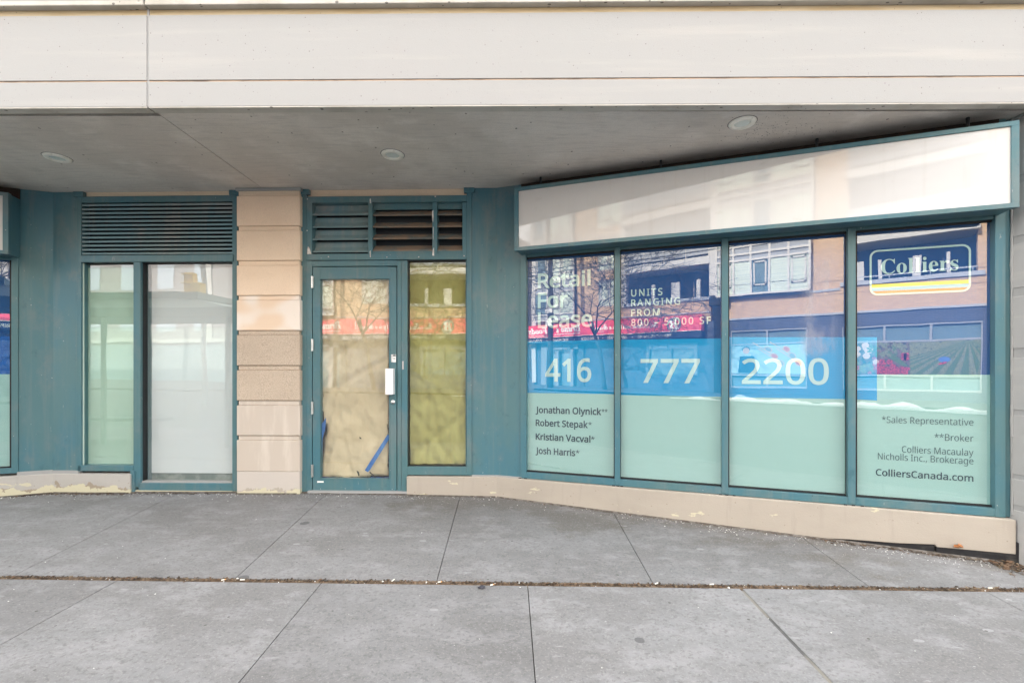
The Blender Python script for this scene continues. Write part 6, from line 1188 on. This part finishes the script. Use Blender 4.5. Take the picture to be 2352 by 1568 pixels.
def arc_text(text, a0, a1, rad, size, flip):
    gl = [c for c in text]; 
    for k, c in enumerate(gl):
        if c == ' ': continue
        a = a0 + (a1 - a0) * k / (len(gl) - 1); v, fc = layout('s', c, bold=.015); w_ = max(p[0] for p in v)
        up = 1 if not flip else -1; th = R(a); rx, rz = math.cos(th) * up, math.sin(th) * up; tx, tz = math.sin(th) * up, -math.cos(th) * up
        m.add([(cx - (math.cos(th) * rad + rx * (p[1] - .28) * size + tx * (p[0] - w_ / 2) * size), .0035 if p[2] > 0 else .003, cz + math.sin(th) * rad + rz * (p[1] - .28) * size + tz * (p[0] - w_ / 2) * size) for p in v], fc, 1)
arc_text("BRUNO'S", 140, 40, .36, .15, False); arc_text('FINE FOODS', 205, 335, .36, .15, True)
m.build('emblem', [dark_sign, white_v], T)
FB = lambda p: Vector((p[0], YB + .553 + p[1], p[2])); m = MB(FB)
def wsub(text, xl, xr):
    v, fc = layout('s', text, bold=.01); xs = [p[0] for p in v]; a, b = min(xs), max(xs); kk = (xl - xr) / (b - a); m.add([(xl - (p[0] - a) * kk, .001 if p[2] > 0 else 0, 3.14 + p[1] * .15 / .573) for p in v], fc, 0, FB)
wsub('FRESH MEAT AND SEAFOOD', -5.7, -7.7); wsub('PREPARED FOODS', -8.4, -9.7); wsub('DELI AND CHEESE', -10.3, -11.5); wsub('SELECT PRODUCE', -12.5, -13.7); wsub('SPECIALTY FOODS', -14.6, -15.8)
for x in (-8.05, -10.0, -12.0, -14.2): m.box(x - .03, x + .03, 0, .001, 3.19, 3.24)
m.build('small_lettering', white_v, T)

# pole, lamp arm, tree, wires, farther building, shelter, signal, snow
P0 = (-12.45, -15.2)
T = thing('utility_pole', (P0[0], P0[1], -.1), 'dark wooden utility pole before the red sign, reflected in the first light', 'pole')
m = MB(); m.tube([(P0[0], P0[1], -.1), (P0[0], P0[1], 5), (P0[0] + .02, P0[1], 11.5)], [.19, .165, .13], 12); m.build('shaft', pole_mat, T, smooth=True)
m = MB(); m.tube([(P0[0], P0[1], 6.1), (P0[0] - .6, P0[1] + .5, 6.75), (P0[0] - 1.5, P0[1] + 1.2, 7.05), (P0[0] - 2.6, P0[1] + 2.0, 7.0)], .05, 8); m.tube([(P0[0], P0[1], 6.9), (P0[0] + .9, P0[1] + .3, 8.6)], .03, 6); m.build('lamp_arm', grey_metal, T)
m = MB(); m.box(P0[0] - 3.0, P0[0] - 2.5, P0[1] + 1.9, P0[1] + 2.15, 6.9, 7.03); m.build('lamp_head', grey_metal, T, bevel=.02)
m = MB(); m.box(P0[0] - .25, P0[0] + .25, P0[1] + .18, P0[1] + .22, 4.75, 5.1); m.box(P0[0] - .22, P0[0] + .22, P0[1] + .18, P0[1] + .22, 3.95, 4.4); m.build('parking_plate', white_v, T)
def tree(base, height, seed, label):
    rn = random.Random(seed); T = thing('bare_tree', base, label, 'tree'); mt, mb_ = MB(), MB()
    def grow(p, d, length, rad, lvl, mesh):
        n = 5 if lvl < 3 else 3; pts, rs = [Vector(p)], [rad]
        for k in range(n):
            d = (d + Vector((rn.gauss(0, .17), rn.gauss(0, .17), rn.gauss(.03, .12)))).normalized(); pts.append(pts[-1] + d * length / n); rs.append(rad * (1 - .45 * (k + 1) / n))
        mesh.tube(pts, rs, 8 if lvl == 0 else 5 if lvl < 3 else 3)
        if lvl >= 6 or length < .25: return
        for k in range(4 if lvl in (1, 2, 3) else 3):
            j = rn.randint(2, n) if lvl else n - rn.randint(0, 1); ax = Vector((rn.gauss(0, 1), rn.gauss(0, 1), rn.gauss(.02, .42))).normalized()
            grow(pts[j], (d * .72 + ax * .75).normalized(), length * rn.uniform(.62, .86), max(.011, rs[j] * rn.uniform(.55, .75)), lvl + 1, mb_)
    grow(base, Vector((.06, 0, 1)), height, .14, 0, mt)
    mt.build('trunk', bark, T, smooth=True); mb_.build('branches', bark, T); return T
tree((-8.9, -15.6, -.1), 4.3, 11, 'bare street tree with spreading twigs across the street, reflected in the second light')
def wire(pts, r, lab): m = MB(); m.tube(pts, r, 5); tag(m.build('overhead_wire', wire_mat, loc=pts[0]), lab, 'wire', 'overhead street wires')
def sag(a, b, s): return [tuple(Vector(a).lerp(Vector(b), t / 12) - Vector((0, 0, s * 4 * (t / 12) * (1 - t / 12)))) for t in range(13)]
for a, b, s, r, lab in (((-60, -7, 5.6), (60, -7, 5.6), .25, .012, 'lowest overhead wire along the middle of the road'), ((-60, -9.5, 6.1), (60, -9.5, 6.1), .3, .012, 'overhead wire along the far lane'), ((-60, -15.2, 8.1), (60, -15.2, 8.1), .35, .018, 'upper overhead wire on the line of the pole'), ((-60, -15.1, 7.6), (60, -15.1, 7.6), .4, .014, 'overhead wire a little under the topmost one'), ((P0[0], P0[1], 8.4), (6, 3, 12), .3, .01, 'span wire crossing the street from the utility pole')):
    wire(sag(a, b, s), r, lab)
K = thing('corner_building', (-32, -24, -.3), 'grey brick corner building with pale windows, reflected in the left window', 'building')
m = MB(); m.box(-46, -22.4, -34, -24, -.5, 13); m.build('wall', brick_grey, K)
pale_window = M('pale_window', (.45, .52, .6), .1, spec=.9)
for x in (-44, -41, -38, -35, -32, -29, -26):
    for z in (4.2, 7.4, 10.5): m = MB(); m.box(x, x + 1.3, -24.02, -23.97, z, z + 1.9); m.build('window', pale_window, K)
for b in ((-46, -22.3, -24.0, -23.8, 3.3, 3.6), (-46.1, -22.2, -34, -23.7, 13, 13.3)): m = MB(); m.box(*b); m.build('cornice', slab_white, K)
m = MB(); m.box(-25.2, -24.6, -24.0, -23.88, 3.6, 13); m.build('pilaster', slab_white, K)
m = MB(); m.box(-45.5, -22.8, -24.03, -23.96, .2, 3.1); m.build('shopfront', far_glass, K)
T = thing('bus_shelter', (-7.6, 1.2, -.2), 'green-grey bus shelter with a shallow vaulted roof, reflected in the left window', 'shelter')
for x in (-10.2, -7.8, -5.4):
    for y in (.75, 1.75): m = MB(); m.box(x - .03, x + .03, y - .03, y + .03, -.25, 2.35); m.build('post', shelter_mat, T)
m = MB()
m.box(-10.4, -5.2, .60, 1.95, 2.28, 2.44, 0); m.box(-10.0, -5.9, .68, 1.87, 2.62, 2.74, 0)
m.add([(-10.35, .64, 2.44), (-5.25, .64, 2.44), (-5.95, .72, 2.62), (-9.95, .72, 2.62), (-10.35, 1.9, 2.44), (-5.25, 1.9, 2.44), (-5.95, 1.83, 2.62), (-9.95, 1.83, 2.62)], [(0, 1, 2, 3), (4, 7, 6, 5), (0, 3, 7, 4), (1, 5, 6, 2)], 1)
m.build('roof', [shelter_mat, shelter_roof], T)
shelter_glass = glass_mat('shelter_glass', (.86, .94, .90), .08, 0)
for b in ((-10.15, -7.85, .74, .76), (-7.75, -5.45, .74, .76), (-10.2, -10.18, .8, 1.7)): m = MB(); m.box(*b, .1, 2.2); m.build('glass_pane', shelter_glass, T)
m = MB(); m.box(-9.6, -7.2, .85, 1.2, .28, .34); m.box(-9.4, -9.32, .95, 1.1, -.25, .28); m.box(-7.5, -7.42, .95, 1.1, -.25, .28); m.build('bench', shelter_mat, T)
sx_, sz_ = -12.6, 3.0; sy_ = -6.5
T = thing('traffic_signal', (sx_, sy_, -.3), 'yellow traffic signal head on a mast, reflected in the left window', 'traffic light')
m = MB(); m.box(sx_ - .17, sx_ + .17, sy_ - .12, sy_ + .12, 3.85, 4.85); 
for k in range(3): m.box(sx_ - .15, sx_ + .12, sy_ + .12, sy_ + .30, 4.12 + k * .31, 4.16 + k * .31)
m.box(sx_ + .1, sx_ + .45, sy_ - .15, sy_ + .15, 3.72, 4.5); m.build('signal_head', signal_yellow, T, bevel=.02)
m = MB(); m.tube([(sx_ + .25, sy_ - .35, -.3), (sx_ + .25, sy_ - .35, 6)], .09, 10); m.tube([(sx_ + .25, sy_ - .35, 4.3), (sx_, sy_, 4.3)], .03, 6); m.build('mast', grey_metal, T)
def snowbank(x0, x1, y, w, h, z, seed, lab):
    V = []; nx, ny = int((x1 - x0) * 5), 8
    for i in range(nx + 1):
        for j in range(ny + 1):
            x = x0 + (x1 - x0) * i / nx; q = j / ny; e = min(1, 6 * min(i, nx - i) / nx)
            hh = h * math.sin(q * math.pi) * max(.05, .6 + 1.1 * mnoise.noise(Vector((x * 1.1, seed, 0))) + .35 * mnoise.noise(Vector((x * 4, q * 3, seed)))) * e
            V.append((x, y + w * (q - .5) * (1 + .4 * mnoise.noise(Vector((x * 1.7, 9, seed)))), z - .0128 * x + hh))
    m = MB(); m.add(V, [(i * (ny + 1) + j, (i + 1) * (ny + 1) + j, (i + 1) * (ny + 1) + j + 1, i * (ny + 1) + j + 1) for i in range(nx) for j in range(ny)])
    tag(m.build('snow', snow, smooth=True), lab, 'snow', kind='stuff')
snowbank(-4.5, 16, -13.6, .8, .26, zr1 + .02, 3, 'low ridge of old snow along the far kerb')
